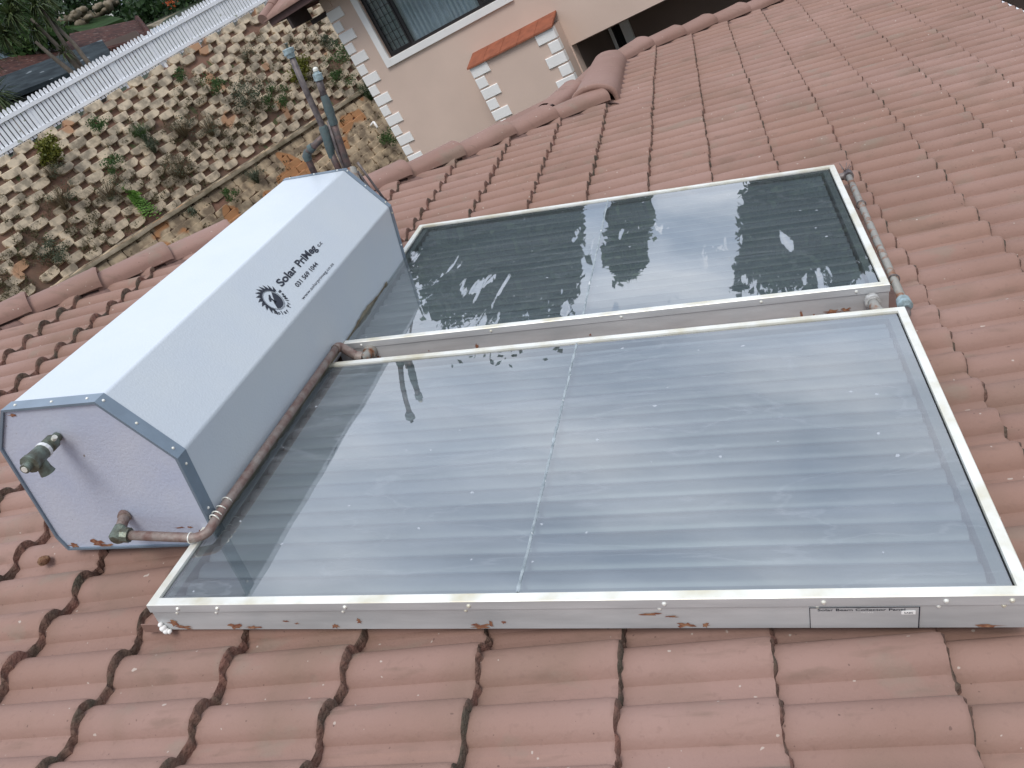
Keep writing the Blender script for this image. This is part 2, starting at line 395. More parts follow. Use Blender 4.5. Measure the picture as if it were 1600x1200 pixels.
# the hip's other slope faces away: ridge axis runs along u, it falls towards +v
def away(ua, va, ub, vb, drop=4.0):
    a, b = rw(ua, va, -.04), rw(ub, vb, -.04)
    sl = math.tan(R(17))
    ylow = max(va, vb) + drop
    return [loc(a), loc(b), loc((b.x, ylow, b.z - (ylow - b.y) * sl - 0)), loc((a.x, ylow, a.z - (ylow - a.y) * sl))]
plane_pts('hip_slope', away(-3.2, 1.52, .876, 4.812, 1.2), M['ridge'], house)
plane_pts('hip_slope', away(.905, 6.20, 3.6, 8.68, 1.6), M['ridge'], house)
wl = MB(); zt = rw(EAVE - .5, 0, -.25).z
ex = rw(EAVE - .5, 0).x
for (x0, x1, y0, y1) in [(-3.0, ex, -3.0, 1.9), (-1.2, ex, 1.9, 3.6), (1.0, ex, 3.6, 5.6), (2.6, ex, 5.6, 7.4)]:
    wl.add([loc((x, y, z_)) for z_ in (-4.4, zt - .15) for (x, y) in ((x0, y0), (x1, y0), (x1, y1), (x0, y1))],
           [(0, 3, 2, 1), (4, 5, 6, 7), (0, 1, 5, 4), (1, 2, 6, 5), (2, 3, 7, 6), (3, 0, 4, 7)])
wl.build('wall', M['plaster'], house)
# gutter along the eave
gt = MB(); gx = EAVE + .07
for (r, sgn) in ((.055, 1),):
    arc = [(gx + r * math.cos(a), -.045 + r * math.sin(a)) for a in [math.pi + math.pi * i / 8 for i in range(9)]]
    outer = [(gx + (r + .005) * math.cos(a), -.045 + (r + .005) * math.sin(a)) for a in [math.pi * 2 - math.pi * i / 8 for i in range(9)]]
    ring = arc + outer
    n_ = len(ring); vs = [(x, V0, zz) for x, zz in ring] + [(x, V1 + .1, zz) for x, zz in ring]
    gt.add(vs, [(i, (i + 1) % n_, n_ + (i + 1) % n_, n_ + i) for i in range(n_)] + [tuple(range(n_)), tuple(range(n_, 2 * n_))[::-1]])
gt.tube([(gx + .06, V0, -.045), (gx + .06, V1 + .1, -.045)], .009, 8)
gt.build('gutter', M['white_fence'], house, autos=40)
fb = MB().box(EAVE - .03, EAVE - .005, V0, V1, -.24, -.06); fb.build('fascia', M['quoin'], house)

# hip caps
def cap_mesh(p0, p1, hw=.116, hh=.078, z0=.030, lip=.012, seed=0, flat=.35):
    """arched cap from p0 (upper end) to p1 (lower end)"""
    p0, p1 = Vector((*p0, 0)), Vector((*p1, 0)); d = (p1 - p0); ln = d.length; d.normalize(); s = Vector((d.y, -d.x, 0))
    sec = []
    for i in range(15):
        a = math.pi * i / 14
        x = -math.cos(a); y = math.sin(a) ** .62
        sec.append((x * hw * (1.0 if y < .2 else .98), y * hh))
    vs, fs = [], []
    stations = [(-.03, .86, -.016), (.0, .87, -.012), (ln * .5, .94, 0.000), (ln - .03, 1.0, .012), (ln - .004, 1.03, .014), (ln + .012, 1.01, .010)]
    rr = random.Random(seed)
    for (t, sc, dz) in stations:
        for (x, y) in sec:
            w_ = .003 * mnoise.noise(Vector((t * 7, x * 20, seed)))
            vs.append(p0 + d * t + s * (x * sc) + Vector((0, 0, z0 + y * sc + dz + w_)))
    m = len(sec)
    for j in range(len(stations) - 1):
        for i in range(m - 1): fs.append((j * m + i, j * m + i + 1, (j + 1) * m + i + 1, (j + 1) * m + i))
    # thickness at the lower end
    b = len(vs)
    for (x, y) in sec: vs.append(p0 + d * (ln + .010) + s * (x * .86) + Vector((0, 0, z0 + y * .82)))
    j = len(stations) - 1
    for i in range(m - 1): fs.append((j * m + i, j * m + i + 1, b + i + 1, b + i))
    b2 = len(vs)
    for (x, y) in sec: vs.append(p0 + d * (ln - .12) + s * (x * .86) + Vector((0, 0, z0 + y * .80)))
    for i in range(m - 1): fs.append((b + i, b + i + 1, b2 + i + 1, b2 + i))
    return vs, fs
inner = [(-3.80, 1.02), (-3.46, 1.31), (-3.12, 1.60), (-2.78, 1.88), (-2.46, 2.14), (-2.259, 2.328), (-1.915, 2.565), (-1.624, 2.847), (-1.31, 3.08), (-.99, 3.31), (-.67, 3.54), (-.351, 3.77), (-.046, 4.014), (.243, 4.319), (.515, 4.568), (.876, 4.812)]
inner[4:6] = [(-2.50, 2.11), (-2.235, 2.335)]
inner2 = [(.93, 6.21), (1.146, 6.50), (1.444, 6.736), (1.724, 7.003), (2.042, 7.249), (2.36, 7.53), (2.67, 7.81), (2.98, 8.09), (3.29, 8.37), (3.60, 8.65)]
def offp(pts, o):
    d = Vector(pts[-1]) - Vector(pts[0]); d.normalize(); nrm = Vector((-d.y, d.x)) * o
    return [(p[0] + nrm.x, p[1] + nrm.y) for p in pts]
for sq, grp in ((offp(inner, .088), 0), (offp(inner2, .088), 1)):
    for i in range(len(sq) - 1):
        vs, fs = cap_mesh(sq[i], sq[i + 1], seed=i + 20 * grp)
        o = obj('ridge_tile', vs, fs, M['ridge'], house, smooth=True)
        try: o.data.set_sharp_from_angle(angle=R(45))
        except Exception: pass
# the wide cap of the short step between the two hips
vs, fs = cap_mesh((.80, 6.30), (.775, 4.86), hw=.175, hh=.15, z0=-.01, seed=77)
o = obj('ridge_tile', vs, fs, M['ridge'], house, smooth=True); tag(o, 'wide cap over the step in the hip')
# lower hip seen behind the step
low = [(.40, 5.08), (.56, 5.50), (.72, 5.92)]
for i in range(2):
    vs, fs = cap_mesh(low[i], low[i + 1], hw=.10, hh=.075, z0=-.005, seed=60 + i)
    obj('ridge_tile', vs, fs, M['ridge'], house, smooth=True)
lw = MB().add([(.02, 4.72, -.03), (.95, 4.85, -.03), (.95, 6.35, -.03), (.82, 6.3, -.03), (.0, 5.02, -.03), (.02, 4.72, -.3), (.95, 4.85, -.3), (.95, 6.35, -.3), (.82, 6.3, -.3), (.0, 5.02, -.3)],
              [(0, 1, 2, 3, 4), (9, 8, 7, 6, 5), (0, 5, 6, 1), (1, 6, 7, 2), (2, 7, 8, 3), (3, 8, 9, 4), (4, 9, 5, 0)])
lw.build('step_roof', M['ridge'], house)
# mortar fillets under the caps
def mortar(pts, wout=.09, name='mortar', z1=.026):
    vs, fs = [], []; tot = 0; P2 = []
    for a, b in zip(pts, pts[1:]):
        a, b = Vector(a), Vector(b); n = max(2, int((b - a).length / .018))
        for i in range(n): P2.append(a.lerp(b, i / n))
    d = (Vector(pts[-1]) - Vector(pts[0])).normalized(); nrm = Vector((d.y, -d.x))
    for i, p in enumerate(P2):
        wv = wout * (.75 + .55 * mnoise.noise(Vector((i * .13, 0, 5))) + .25 * mnoise.noise(Vector((i * .7, 3, 5))))
        for (o_, z_) in ((-.09, z1), (-.022, z1 * .9), (wv * .45, z1 * .55), (wv * .9, .0), (wv * .9 + .012, -.03)):
            q = p + nrm * o_
            vs.append((q.x, q.y, z_ + .006 * mnoise.noise(Vector((q.x * 40, q.y * 40, o_ * 30)))))
    for i in range(len(P2) - 1):
        for j in range(4): fs.append((i * 5 + j, (i + 1) * 5 + j, (i + 1) * 5 + j + 1, i * 5 + j + 1))
    return obj(name, vs, fs, M['mortar'], house, smooth=True)
mortar(inner); mortar(inner2); mortar([(.93, 4.80), (.965, 6.22)], .03, z1=.02)

# ------------------------------------------------------------------ solar panels
def glass_material(name, dust=.12, dcol=(.46, .49, .52), seed=0, streak=.5, wave=.022, drips=0.0):
    m = bpy.data.materials.new(name); m.use_nodes = True; t = m.node_tree; t.nodes.clear(); L = t.links.new; nn = t.nodes.new
    o = nn('ShaderNodeOutputMaterial'); g = nn('ShaderNodeNewGeometry')
    tcn = nn('ShaderNodeTexCoord')
    # rolled glass: very slight waviness
    n = nn('ShaderNodeTexNoise'); n.inputs['Scale'].default_value = 3.2; n.inputs['Detail'].default_value = 2; L(tcn.outputs['Object'], n.inputs['Vector'])
    sm = nn('ShaderNodeVectorMath'); sm.operation = 'SUBTRACT'; sm.inputs[1].default_value = (.5, .5, .5); L(n.outputs['Color'], sm.inputs[0])
    s3 = nn('ShaderNodeVectorMath'); s3.operation = 'SCALE'; s3.inputs['Scale'].default_value = wave; L(sm.outputs[0], s3.inputs[0])
    bp = nn('ShaderNodeVectorMath'); bp.operation = 'ADD'; L(s3.outputs[0], bp.inputs[0]); L(g.outputs['Normal'], bp.inputs[1])
    if drips:                                # water runs across the pane bend the reflection here and there
        mpd = nn('ShaderNodeMapping'); mpd.inputs['Scale'].default_value = (13, 2.2, 1); L(tcn.outputs['Object'], mpd.inputs[0])
        nd = nn('ShaderNodeTexNoise'); nd.inputs['Scale'].default_value = 1.6; nd.inputs['Detail'].default_value = 3; nd.inputs['Distortion'].default_value = .6; L(mpd.outputs[0], nd.inputs['Vector'])
        rd = nn('ShaderNodeValToRGB'); rd.color_ramp.elements[0].position = .60; rd.color_ramp.elements[1].position = .68; L(nd.outputs['Fac'], rd.inputs[0])
        nl = nn('ShaderNodeTexNoise'); nl.inputs['Scale'].default_value = 2.0; nl.inputs['Detail'].default_value = 1; L(tcn.outputs['Object'], nl.inputs['Vector'])
        rl = nn('ShaderNodeValToRGB'); rl.color_ramp.elements[0].position = .48; rl.color_ramp.elements[1].position = .60; L(nl.outputs['Fac'], rl.inputs[0])
        ml_ = nn('ShaderNodeMath'); ml_.operation = 'MULTIPLY'; L(rd.outputs[0], ml_.inputs[0]); L(rl.outputs[0], ml_.inputs[1])
        m3 = nn('ShaderNodeMath'); m3.operation = 'MULTIPLY'; m3.inputs[1].default_value = -drips; L(ml_.outputs[0], m3.inputs[0])
        cb = nn('ShaderNodeCombineXYZ'); L(m3.outputs[0], cb.inputs[1])
        b2_ = nn('ShaderNodeVectorMath'); b2_.operation = 'ADD'; L(bp.outputs[0], b2_.inputs[0]); L(cb.outputs[0], b2_.inputs[1]); bp = b2_
    dt = nn('ShaderNodeVectorMath'); dt.operation = 'DOT_PRODUCT'; L(g.outputs['Normal'], dt.inputs[0]); L(g.outputs['Incoming'], dt.inputs[1])
    ab = nn('ShaderNodeMath'); ab.operation = 'ABSOLUTE'; L(dt.outputs['Value'], ab.inputs[0])
    om = nn('ShaderNodeMath'); om.operation = 'SUBTRACT'; om.inputs[0].default_value = 1; L(ab.outputs[0], om.inputs[1])
    pw = nn('ShaderNodeMath'); pw.operation = 'POWER'; pw.inputs[1].default_value = 4.2; L(om.outputs[0], pw.inputs[0])
    fr = nn('ShaderNodeMath'); fr.operation = 'MULTIPLY_ADD'; fr.inputs[1].default_value = .92; fr.inputs[2].default_value = .28; L(pw.outputs[0], fr.inputs[0])
    tr = nn('ShaderNodeBsdfTransparent'); tr.inputs[0].default_value = (.82, .88, .87, 1)
    gl = nn('ShaderNodeBsdfGlossy'); gl.inputs['Roughness'].default_value = .012; L(bp.outputs[0], gl.inputs['Normal'])
    mx1 = nn('ShaderNodeMixShader'); L(fr.outputs[0], mx1.inputs[0]); L(tr.outputs[0], mx1.inputs[1]); L(gl.outputs[0], mx1.inputs[2])
    # dust film with dried streaks and specks
    df = nn('ShaderNodeBsdfDiffuse'); df.inputs[0].default_value = (*dcol, 1)
    mp_ = nn('ShaderNodeMapping'); mp_.inputs['Scale'].default_value = (.7, 6, 1); mp_.inputs['Location'].default_value = (seed, seed, 0); L(tcn.outputs['Object'], mp_.inputs[0])
    a1 = nn('ShaderNodeTexNoise'); a1.inputs['Scale'].default_value = 2.2; a1.inputs['Detail'].default_value = 8; a1.inputs['Roughness'].default_value = .6; a1.inputs['Distortion'].default_value = .8; L(mp_.outputs[0], a1.inputs['Vector'])
    r1 = nn('ShaderNodeValToRGB'); r1.color_ramp.elements[0].position = .42; r1.color_ramp.elements[1].position = .75
    r1.color_ramp.elements[0].color = (dust, dust, dust, 1); k = dust + .16 * streak; r1.color_ramp.elements[1].color = (k, k, k, 1); L(a1.outputs['Fac'], r1.inputs[0])
    # drying lines of puddles
    mp2 = nn('ShaderNodeMapping'); mp2.inputs['Scale'].default_value = (.55, 2.4, 1); mp2.inputs['Location'].default_value = (seed * 2.3, 1, 0); L(tcn.outputs['Object'], mp2.inputs[0])
    a2 = nn('ShaderNodeTexNoise'); a2.inputs['Scale'].default_value = 1.8; a2.inputs['Detail'].default_value = 4; a2.inputs['Distortion'].default_value = 1.2; L(mp2.outputs[0], a2.inputs['Vector'])
    r2 = nn('ShaderNodeValToRGB'); q = r2.color_ramp.elements; q[0].position = .485; q[0].color = (0, 0, 0, 1); q[1].position = .50; q[1].color = (.16 * streak,) * 3 + (1,)
    q2 = r2.color_ramp.elements.new(.515); q2.color = (0, 0, 0, 1); q3 = r2.color_ramp.elements.new(.58); q3.color = (.05 * streak,) * 3 + (1,)
    L(a2.outputs['Fac'], r2.inputs[0])
    a3 = nn('ShaderNodeTexNoise'); a3.inputs['Scale'].default_value = 34; a3.inputs['Detail'].default_value = 1; L(tcn.outputs['Object'], a3.inputs['Vector'])
    r3 = nn('ShaderNodeValToRGB'); r3.color_ramp.elements[0].position = .775; r3.color_ramp.elements[1].position = .79; r3.color_ramp.elements[1].color = (.7, .7, .7, 1); L(a3.outputs['Fac'], r3.inputs[0])
    s1 = nn('ShaderNodeMath'); s1.operation = 'ADD'; L(r1.outputs[0], s1.inputs[0]); L(r2.outputs[0], s1.inputs[1])
    s2 = nn('ShaderNodeMath'); s2.operation = 'MAXIMUM'; L(s1.outputs[0], s2.inputs[0]); L(r3.outputs[0], s2.inputs[1])
    mx2 = nn('ShaderNodeMixShader'); L(s2.outputs[0], mx2.inputs[0]); L(mx1.outputs[0], mx2.inputs[1]); L(df.outputs[0], mx2.inputs[2])
    L(mx2.outputs[0], o.inputs[0])
    return m
M['absorber'] = mat('dark_absorber', (.14, .165, .18), .42, .5, var=.2, vscale=2.5)
M['seal'] = mat('glazing_seal', (.10, .12, .12), .6)
M['silicone'] = mat('silicone_joint', (.20, .24, .26), .6, 0, col2=(.38, .43, .45), vscale=30, bump=.4, spots=((.6, .62, .62), 30, .66))
HB, HT = .030, .1224
AX1 = -.0281
def solar_panel(origin, ang, L_, W_, label, seed, corners=None, dust=.12, plate=False, streak=.5, drips=0.0):
    m = RM @ Matrix.Rotation(AX1, 4, 'Z') @ Matrix.Translation((origin[0], origin[1], 0)) @ Matrix.Rotation(ang, 4, 'Z')
    t = empty('solar_panel', m, label, 'solar panel', 'solar water heating panels on the roof')
    fr = MB(); rim = MB(); rw_ = .021
    fr.box(0, L_, 0, .012, HB, HT - .024); fr.box(0, L_, W_ - .012, W_, HB, HT - .024)
    fr.box(0, .012, .012, W_ - .012, HB, HT - .024); fr.box(L_ - .012, L_, .012, W_ - .012, HB, HT - .024)
    fr.build('frame', M['alu'], t)
    # rim angle: outer lip band, then the flat top with mitred corners
    e = .003
    def ringz(x0, y0, x1, y1, z): return [(x0, y0, z), (x1, y0, z), (x1, y1, z), (x0, y1, z)]
    R_ = [ringz(-e, -e, L_ + e, W_ + e, HT - .026), ringz(-e, -e, L_ + e, W_ + e, HT - .002), ringz(-e + .002, -e + .002, L_ + e - .002, W_ + e - .002, HT),
          ringz(rw_, rw_, L_ - rw_, W_ - rw_, HT), ringz(rw_ + .001, rw_ + .001, L_ - rw_ - .001, W_ - rw_ - .001, HT - .008)]
    vs = [v for r in R_ for v in r]
    fs = [(j * 4 + i, j * 4 + (i + 1) % 4, (j + 1) * 4 + (i + 1) % 4, (j + 1) * 4 + i) for j in range(4) for i in range(4)]
    obj('rim', vs, fs, M['alu_rim'], t, mats=[M['alu_rim'], M['alu']], fmat=[1] * 4 + [0] * 12)
    # backing tray, dark sides, corrugated absorber
    tray = MB().box(.013, L_ - .013, .013, W_ - .013, HB + .002, HB + .012)
    tray.build('tray', M['seal'], t)
    n = int(W_ / .0045); vs, fs = [], []
    y0, y1 = .045, W_ - .045
    for i in range(n + 1):
        y = y0 + (y1 - y0) * i / n
        ph = (y / .0625) % 1.0
        z_ = HT - .040 + .016 * math.sin(math.pi * ph) ** .7 + .002 * mnoise.noise(Vector((y * 9, seed, 0)))
        for j in range(9):
            x = .06 + (L_ - .12) * j / 8
            vs.append((x, y, z_ + .003 * mnoise.noise(Vector((x * 2.4, y * 4, seed)))))
    fs = [(i * 9 + j, i * 9 + j + 1, (i + 1) * 9 + j + 1, (i + 1) * 9 + j) for i in range(n) for j in range(8)]
    obj('absorber_plate', vs, fs, M['absorber'], t, smooth=True)
    sd_ = MB(); sd_.box(.026, .05, .026, W_ - .026, HT - .045, HT - .014); sd_.box(L_ - .05, L_ - .026, .026, W_ - .026, HT - .045, HT - .014)
    sd_.box(.05, L_ - .05, .026, .04, HT - .045, HT - .014); sd_.box(.05, L_ - .05, W_ - .04, W_ - .026, HT - .045, HT - .014)
    sd_.build('inner_edging', M['seal'], t)
    gm = glass_material('solar_glass', dust, seed=seed, streak=streak, drips=drips)
    xm = L_ * .487
    for (a, b) in ((.0265, xm - .003), (xm + .003, L_ - .0265)):
        obj('glass_pane', [(a, .0265, HT - .006), (b, .0265, HT - .006), (b, W_ - .0265, HT - .006), (a, W_ - .0265, HT - .006)], [(0, 1, 2, 3)], gm, t)
    js, jf = [], []
    for i in range(61):
        y = .027 + (W_ - .054) * i / 60; wj = .0038 + .0025 * mnoise.noise(Vector((i * .6, seed, 0))); xo = .002 * mnoise.noise(Vector((i * .2, seed, 7)))
        js += [(xm - wj + xo, y, HT - .0055), (xm + xo, y, HT - .0015), (xm + wj + xo, y, HT - .0055)]
    for i in range(60): jf += [(3 * i, 3 * i + 1, 3 * i + 4, 3 * i + 3), (3 * i + 1, 3 * i + 2, 3 * i + 5, 3 * i + 4)]
    obj('joint_strip', js, jf, M['silicone'], t, smooth=True)
    rv_ = MB()
    for x in ([.085, .20, .55, .86, 1.30, 1.62, L_ - .15, L_ - .035] if plate else [.1, .62, 1.1, L_ - .4, L_ - .1]):
        rv_.tube([(x, -.003, HT - .014), (x, -.007, HT - .014)], [.0055, .003], 8)
        if plate: rv_.tube([(x - .012, .0, HT - .031), (x - .012, -.003, HT - .031)], [.005, .003], 8)
    rv_.each('rivet', M['alu_rim'], t)
    return t
def jag(cx, cz, rx, rz, seed, n=14):
    r_ = random.Random(seed); p = []
    for i in range(n):
        a = 2 * math.pi * i / n; k = r_.uniform(.25, 1.1); p.append((cx + rx * k * math.cos(a), cz + rz * k * math.sin(a)))
    return p
def patches(parent, items, y, name='paint_patch', m='rust', zlo=-9, zhi=9):
    b = MB()
    for i, (cx, cz, rx, rz) in enumerate(items):
        p = [(x, min(max(z_, zlo), zhi)) for x, z_ in jag(cx, cz, rx, rz, i * 7 + 3)]; k = len(p)
        b.add([(x, y - .0012, z_) for x, z_ in p], [tuple(range(k))])
    b.each(name, M[m], parent)

p1 = solar_panel((-.002, -.001), .001, 1.996, 1.181, 'near solar panel of streaked glass reflecting pale sky, maker plate on its front edge', 1, dust=.06, plate=True, streak=.7)
p2 = solar_panel((.006, 1.324), .011, 1.974, 1.212, 'far solar panel whose glass mirrors dark trees, beyond the near one', 4, dust=.04, streak=.35, drips=.12)
patches(p1, [(.045, .057, .022, .014), (.07, .040, .035, .008), (.22, .042, .028, .012), (.27, .039, .03, .006), (.40, .052, .010, .004), (.37, .060, .012, .004), (.50, .043, .016, .014), (.57, .058, .008, .012),
             (.87, .040, .03, .010), (.90, .048, .006, .016), (.93, .052, .01, .006), (1.27, .076, .035, .004), (1.31, .068, .02, .004), (1.34, .042, .022, .012), (1.38, .040, .012, .008), (1.65, .036, .03, .006), (1.93, .036, .03, .006)],
        -.0005, zlo=.0305, zhi=HT - .03)
patches(p2, [(.10, .048, .006, .006), (.155, .042, .012, .014), (.36, .052, .003, .004), (.55, .052, .009, .012), (.98, .05, .008, .006), (1.70, .045, .006, .020), (1.74, .038, .006, .008), (1.80, .040, .035, .012), (1.84, .045, .02, .008)], -.0005, zlo=.031, zhi=HT - .03)
# white blob of sealant on the near panel's corner foot
fm = MB()
for i, (x, y, z_, r) in enumerate([(.012, -.008, .042, .010), (.018, -.010, .034, .009), (.008, -.006, .053, .007), (.026, -.009, .031, .007)]):
    fm.tube([(x, y + r, z_), (x, y + r * .3, z_), (x, y - r * .5, z_), (x, y - r * .8, z_)], [r * .5, r, r * .8, r * .2], 8)
fm.build('sealant_blob', M['quoin'], p1, smooth=True)
ft = MB().box(-.055, .012, -.002, .10, .028, .034); ft.box(-.055, .012, -.004, -.001, .024, .052)
ft.build('foot_bracket', M['ridge'], p1)

# text helper -----------------------------------------------------------
def text_mesh(s, size, align='LEFT', off=0.0, shear=0.0, spacing=1.0, xs=1.0):
    cu = bpy.data.curves.new('t', 'FONT'); cu.body = s; cu.size = size; cu.align_x = align; cu.offset = off; cu.shear = shear; cu.space_character = spacing
    cu.resolution_u = 4
    o_ = bpy.data.objects.new('t', cu); COL.objects.link(o_)
    dg = bpy.context.evaluated_depsgraph_get(); me = bpy.data.meshes.new_from_object(o_.evaluated_get(dg))
    vs = [(v.co.x * xs, v.co.y) for v in me.vertices]; fs = [tuple(p.vertices) for p in me.polygons]
    bpy.data.objects.remove(o_); bpy.data.curves.remove(cu); bpy.data.meshes.remove(me)
    return vs, fs
def fit_text(s, width, height, off=0.0):
    vs, fs = text_mesh(s, 1.0, off=off)
    x0, x1 = min(v[0] for v in vs), max(v[0] for v in vs); cap, _ = text_mesh('H', 1.0, off=off); h_ = max(v[1] for v in cap)
    return [((x - x0) / (x1 - x0) * width, y / h_ * height) for x, y in vs], fs

# maker plate on the near panel's front edge
px0, px1 = 1.592, 1.800
mpb = MB().box(px0, px1, -.0028, -.0005, .033, HT - .029); mpo = mpb.build('maker_plate', M['alu'], p1)
bd = MB(); zt_, zb_ = HT - .029, .033
bd.box(px0, px1, -.0036, -.0029, zt_ - .0018, zt_); bd.box(px1 - .002, px1, -.0036, -.0029, zb_, zt_ - .0018); bd.box(px0, px0 + .0014, -.0036, -.0029, zb_, zt_ - .0018)
vs, fs = fit_text('Solar Beam Collector Panel', .165, .0062, .012)
bd.add([(px0 + .016 + x, -.0035, zt_ - .0105 + y) for x, y in vs], fs)
bd.build('plate_lettering', M['ink'], mpo)
MB().box(px1 - .034, px1 - .008, -.0040, -.0029, zt_ - .021, zt_ - .0115).build('plate_label', M['quoin'], mpo)
wb = MB(); vs, fs = fit_text('151416', .022, .0030); wb.add([(px0 + .10 + x, -.0035, zt_ - .0170 + y) for x, y in vs], fs)
wb.build('plate_stamp', M['quoin'], mpo)
wb = MB(); vs, fs = fit_text('SABS', .016, .0045, .01); wb.add([(px1 - .029 + x, -.0043, zt_ - .0185 + y) for x, y in vs], fs); wb.build('stamp_mark', M['ink'], mpo)

# ------------------------------------------------------------------ hot water tank
TM = RM @ Matrix.Rotation(AX1, 4, 'Z')       # local x down the roof, y along the tank, z off the roof
TY0, TY1 = .283, 2.150
tm0 = TM @ Matrix.Translation((0, TY0, .06))
tank = empty('water_tank', tm0, 'long white eight sided hot water tank lying on the roof above the panels', 'water tank')
PR = [(-.500, .0), (-.004, .0), (.030, .040), (.0345, .309), (-.122, .504), (-.4247, .504), (-.510, .384), (-.516, .050)]
LT = TY1 - TY0
def loft(prof_, y0, y1, name, m, parent, grow=0.0, caps=False, nseg=1):
    c = Vector((sum(p[0] for p in prof_) / len(prof_), sum(p[1] for p in prof_) / len(prof_)))
    pp = [Vector(p) + (Vector(p) - c).normalized() * grow for p in prof_]; k = len(pp)
    vs = []
    for j in range(nseg + 1):
        y = y0 + (y1 - y0) * j / nseg
        vs += [(p.x, y, p.y) for p in pp]
    fs = [(j * k + i, j * k + (i + 1) % k, (j + 1) * k + (i + 1) % k, (j + 1) * k + i) for j in range(nseg) for i in range(k)]
    if caps: fs += [tuple(range(k))[::-1], tuple(range(nseg * k, nseg * k + k))]
    return obj(name, vs, fs, m, parent)
cs = loft(PR, .0, LT, 'casing', M['tank'], tank)
for v in cs.data.polygons: v.use_smooth = False
bm_ = cs.modifiers.new('bevel', 'BEVEL'); bm_.width = .006; bm_.segments = 3; bm_.limit_method = 'ANGLE'; bm_.angle_limit = R(20)
# end plates
def endplate(y, flip, name):
    k = len(PR); c = Vector((-.25, .25))
    pp = [Vector(p) + (c - Vector(p)).normalized() * .004 for p in PR]
    vs = [(p.x, y, p.y) for p in pp]
    return obj(name, vs, [tuple(range(k)) if flip else tuple(range(k))[::-1]], M['endplate'], tank)
ep = endplate(.004, False, 'end_plate'); endplate(LT - .004, True, 'end_plate')
# folded trims round both ends
def trim(y0, y1, yl, name):
    c = Vector((-.25, .25)); k = len(PR)
    def off(g): return [Vector(p) + (Vector(p) - c).normalized() * g for p in PR]
    A_, B_, C_ = off(.0026), off(.0026), off(-.006)
    vs = [(p.x, y1, p.y) for p in off(.001)] + [(p.x, y1, p.y) for p in A_] + [(p.x, y0, p.y) for p in B_] + [(p.x, y0, p.y) for p in C_] + [(p.x, yl, p.y) for p in C_]
    fs = [(j * k + i, j * k + (i + 1) % k, (j + 1) * k + (i + 1) % k, (j + 1) * k + i) for j in range(4) for i in range(k)]
    return obj(name, vs, fs, M['trim'], tank)
t1 = trim(-.003, .040, .0045, 'end_trim'); t2 = trim(LT + .003, LT - .026, LT - .0045, 'end_trim')
sc = MB()
def screw(b, x, y, z_, nx_, nz_, r=.0045):
    d = Vector((nx_, 0, nz_)).normalized(); p = Vector((x, y, z_)); b.tube([p, p + d * .002, p + d * .004], [r, r * .9, r * .3], 8)
def edge_pt(i, f):
    a, b = Vector(PR[i]), Vector(PR[(i + 1) % len(PR)]); d = (b - a).normalized(); return a.lerp(b, f), Vector((d.y, -d.x))
for (i, fs_) in ((4, (.12, .5, .9)), (3, (.1, .55, .95)), (2, (.3, .88))):
    for f in fs_:
        for y in (.018, LT - .012):
            p, n_ = edge_pt(i, f); screw(sc, p.x + n_.x * .002, y, p.y + n_.y * .002, n_.x, n_.y)
sc.each('screw', M['alu_rim'], t1)
# printed sign on the upper slope of the casing
bu = (Vector((-.122, 0, .504)) - Vector((.0345, 0, .309))); bu.normalize(); bo = Vector((.0345, 0, .309)); bn = Vector((bu.z, 0, -bu.x))
def sgn(v, b, o_=.0012): return bo + bu * b + Vector((0, v - TY0, 0)) + bn * o_
def put(s, v0, b0, width, h_, off_=0.0):
    vs, fs = fit_text(s, width, h_, off_); MB().add([sgn(v0 + x, b0 + y) for x, y in vs], fs).build('sign_lettering', M['ink'], cs)
put('Solar', 1.166, .104, .142, .0290, .030); put('PriMeg', 1.330, .104, .168, .0290, .030); put('c.c', 1.514, .104, .036, .015, .02)
put('031 569 1044', 1.222, .062, .196, .0165, .022); put('www.solarprimeg.co.za', 1.182, .0195, .302, .0115, .0)
lg = MB(); lc = (1.078, .094)
def pol(r, a, c=lc): return (c[0] + r * math.cos(a), c[1] + r * math.sin(a))
def poly(pts): lg.add([sgn(*p) for p in pts], [tuple(range(len(pts)))])
def ring(r0, r1, a0, a1, n=40):
    for i in range(n):
        a, b = a0 + (a1 - a0) * i / n, a0 + (a1 - a0) * (i + 1) / n
        poly([pol(r0, a), pol(r1, a), pol(r1, b), pol(r0, b)])
ring(.0415, .0425, 0, 2 * math.pi); ring(.0385, .0395, 0, 2 * math.pi)
ring(.0425, .050, R(20), R(215))
for i in range(12):                          # flame shaped rays round the upper half
    a = R(22 + 190 * i / 11); poly([pol(.049, a - .14), pol(.056, a - .05), pol(.068, a + .16), pol(.057, a + .13), pol(.049, a + .14)])
n = 24; a0, a1 = R(-130), R(40)
poly([pol(.036, a0 + (a1 - a0) * i / n) for i in range(n + 1)] + [(lc[0] + .012, lc[1] + .010), (lc[0] + .004, lc[1] + .000), (lc[0] - .010, lc[1] - .006)])
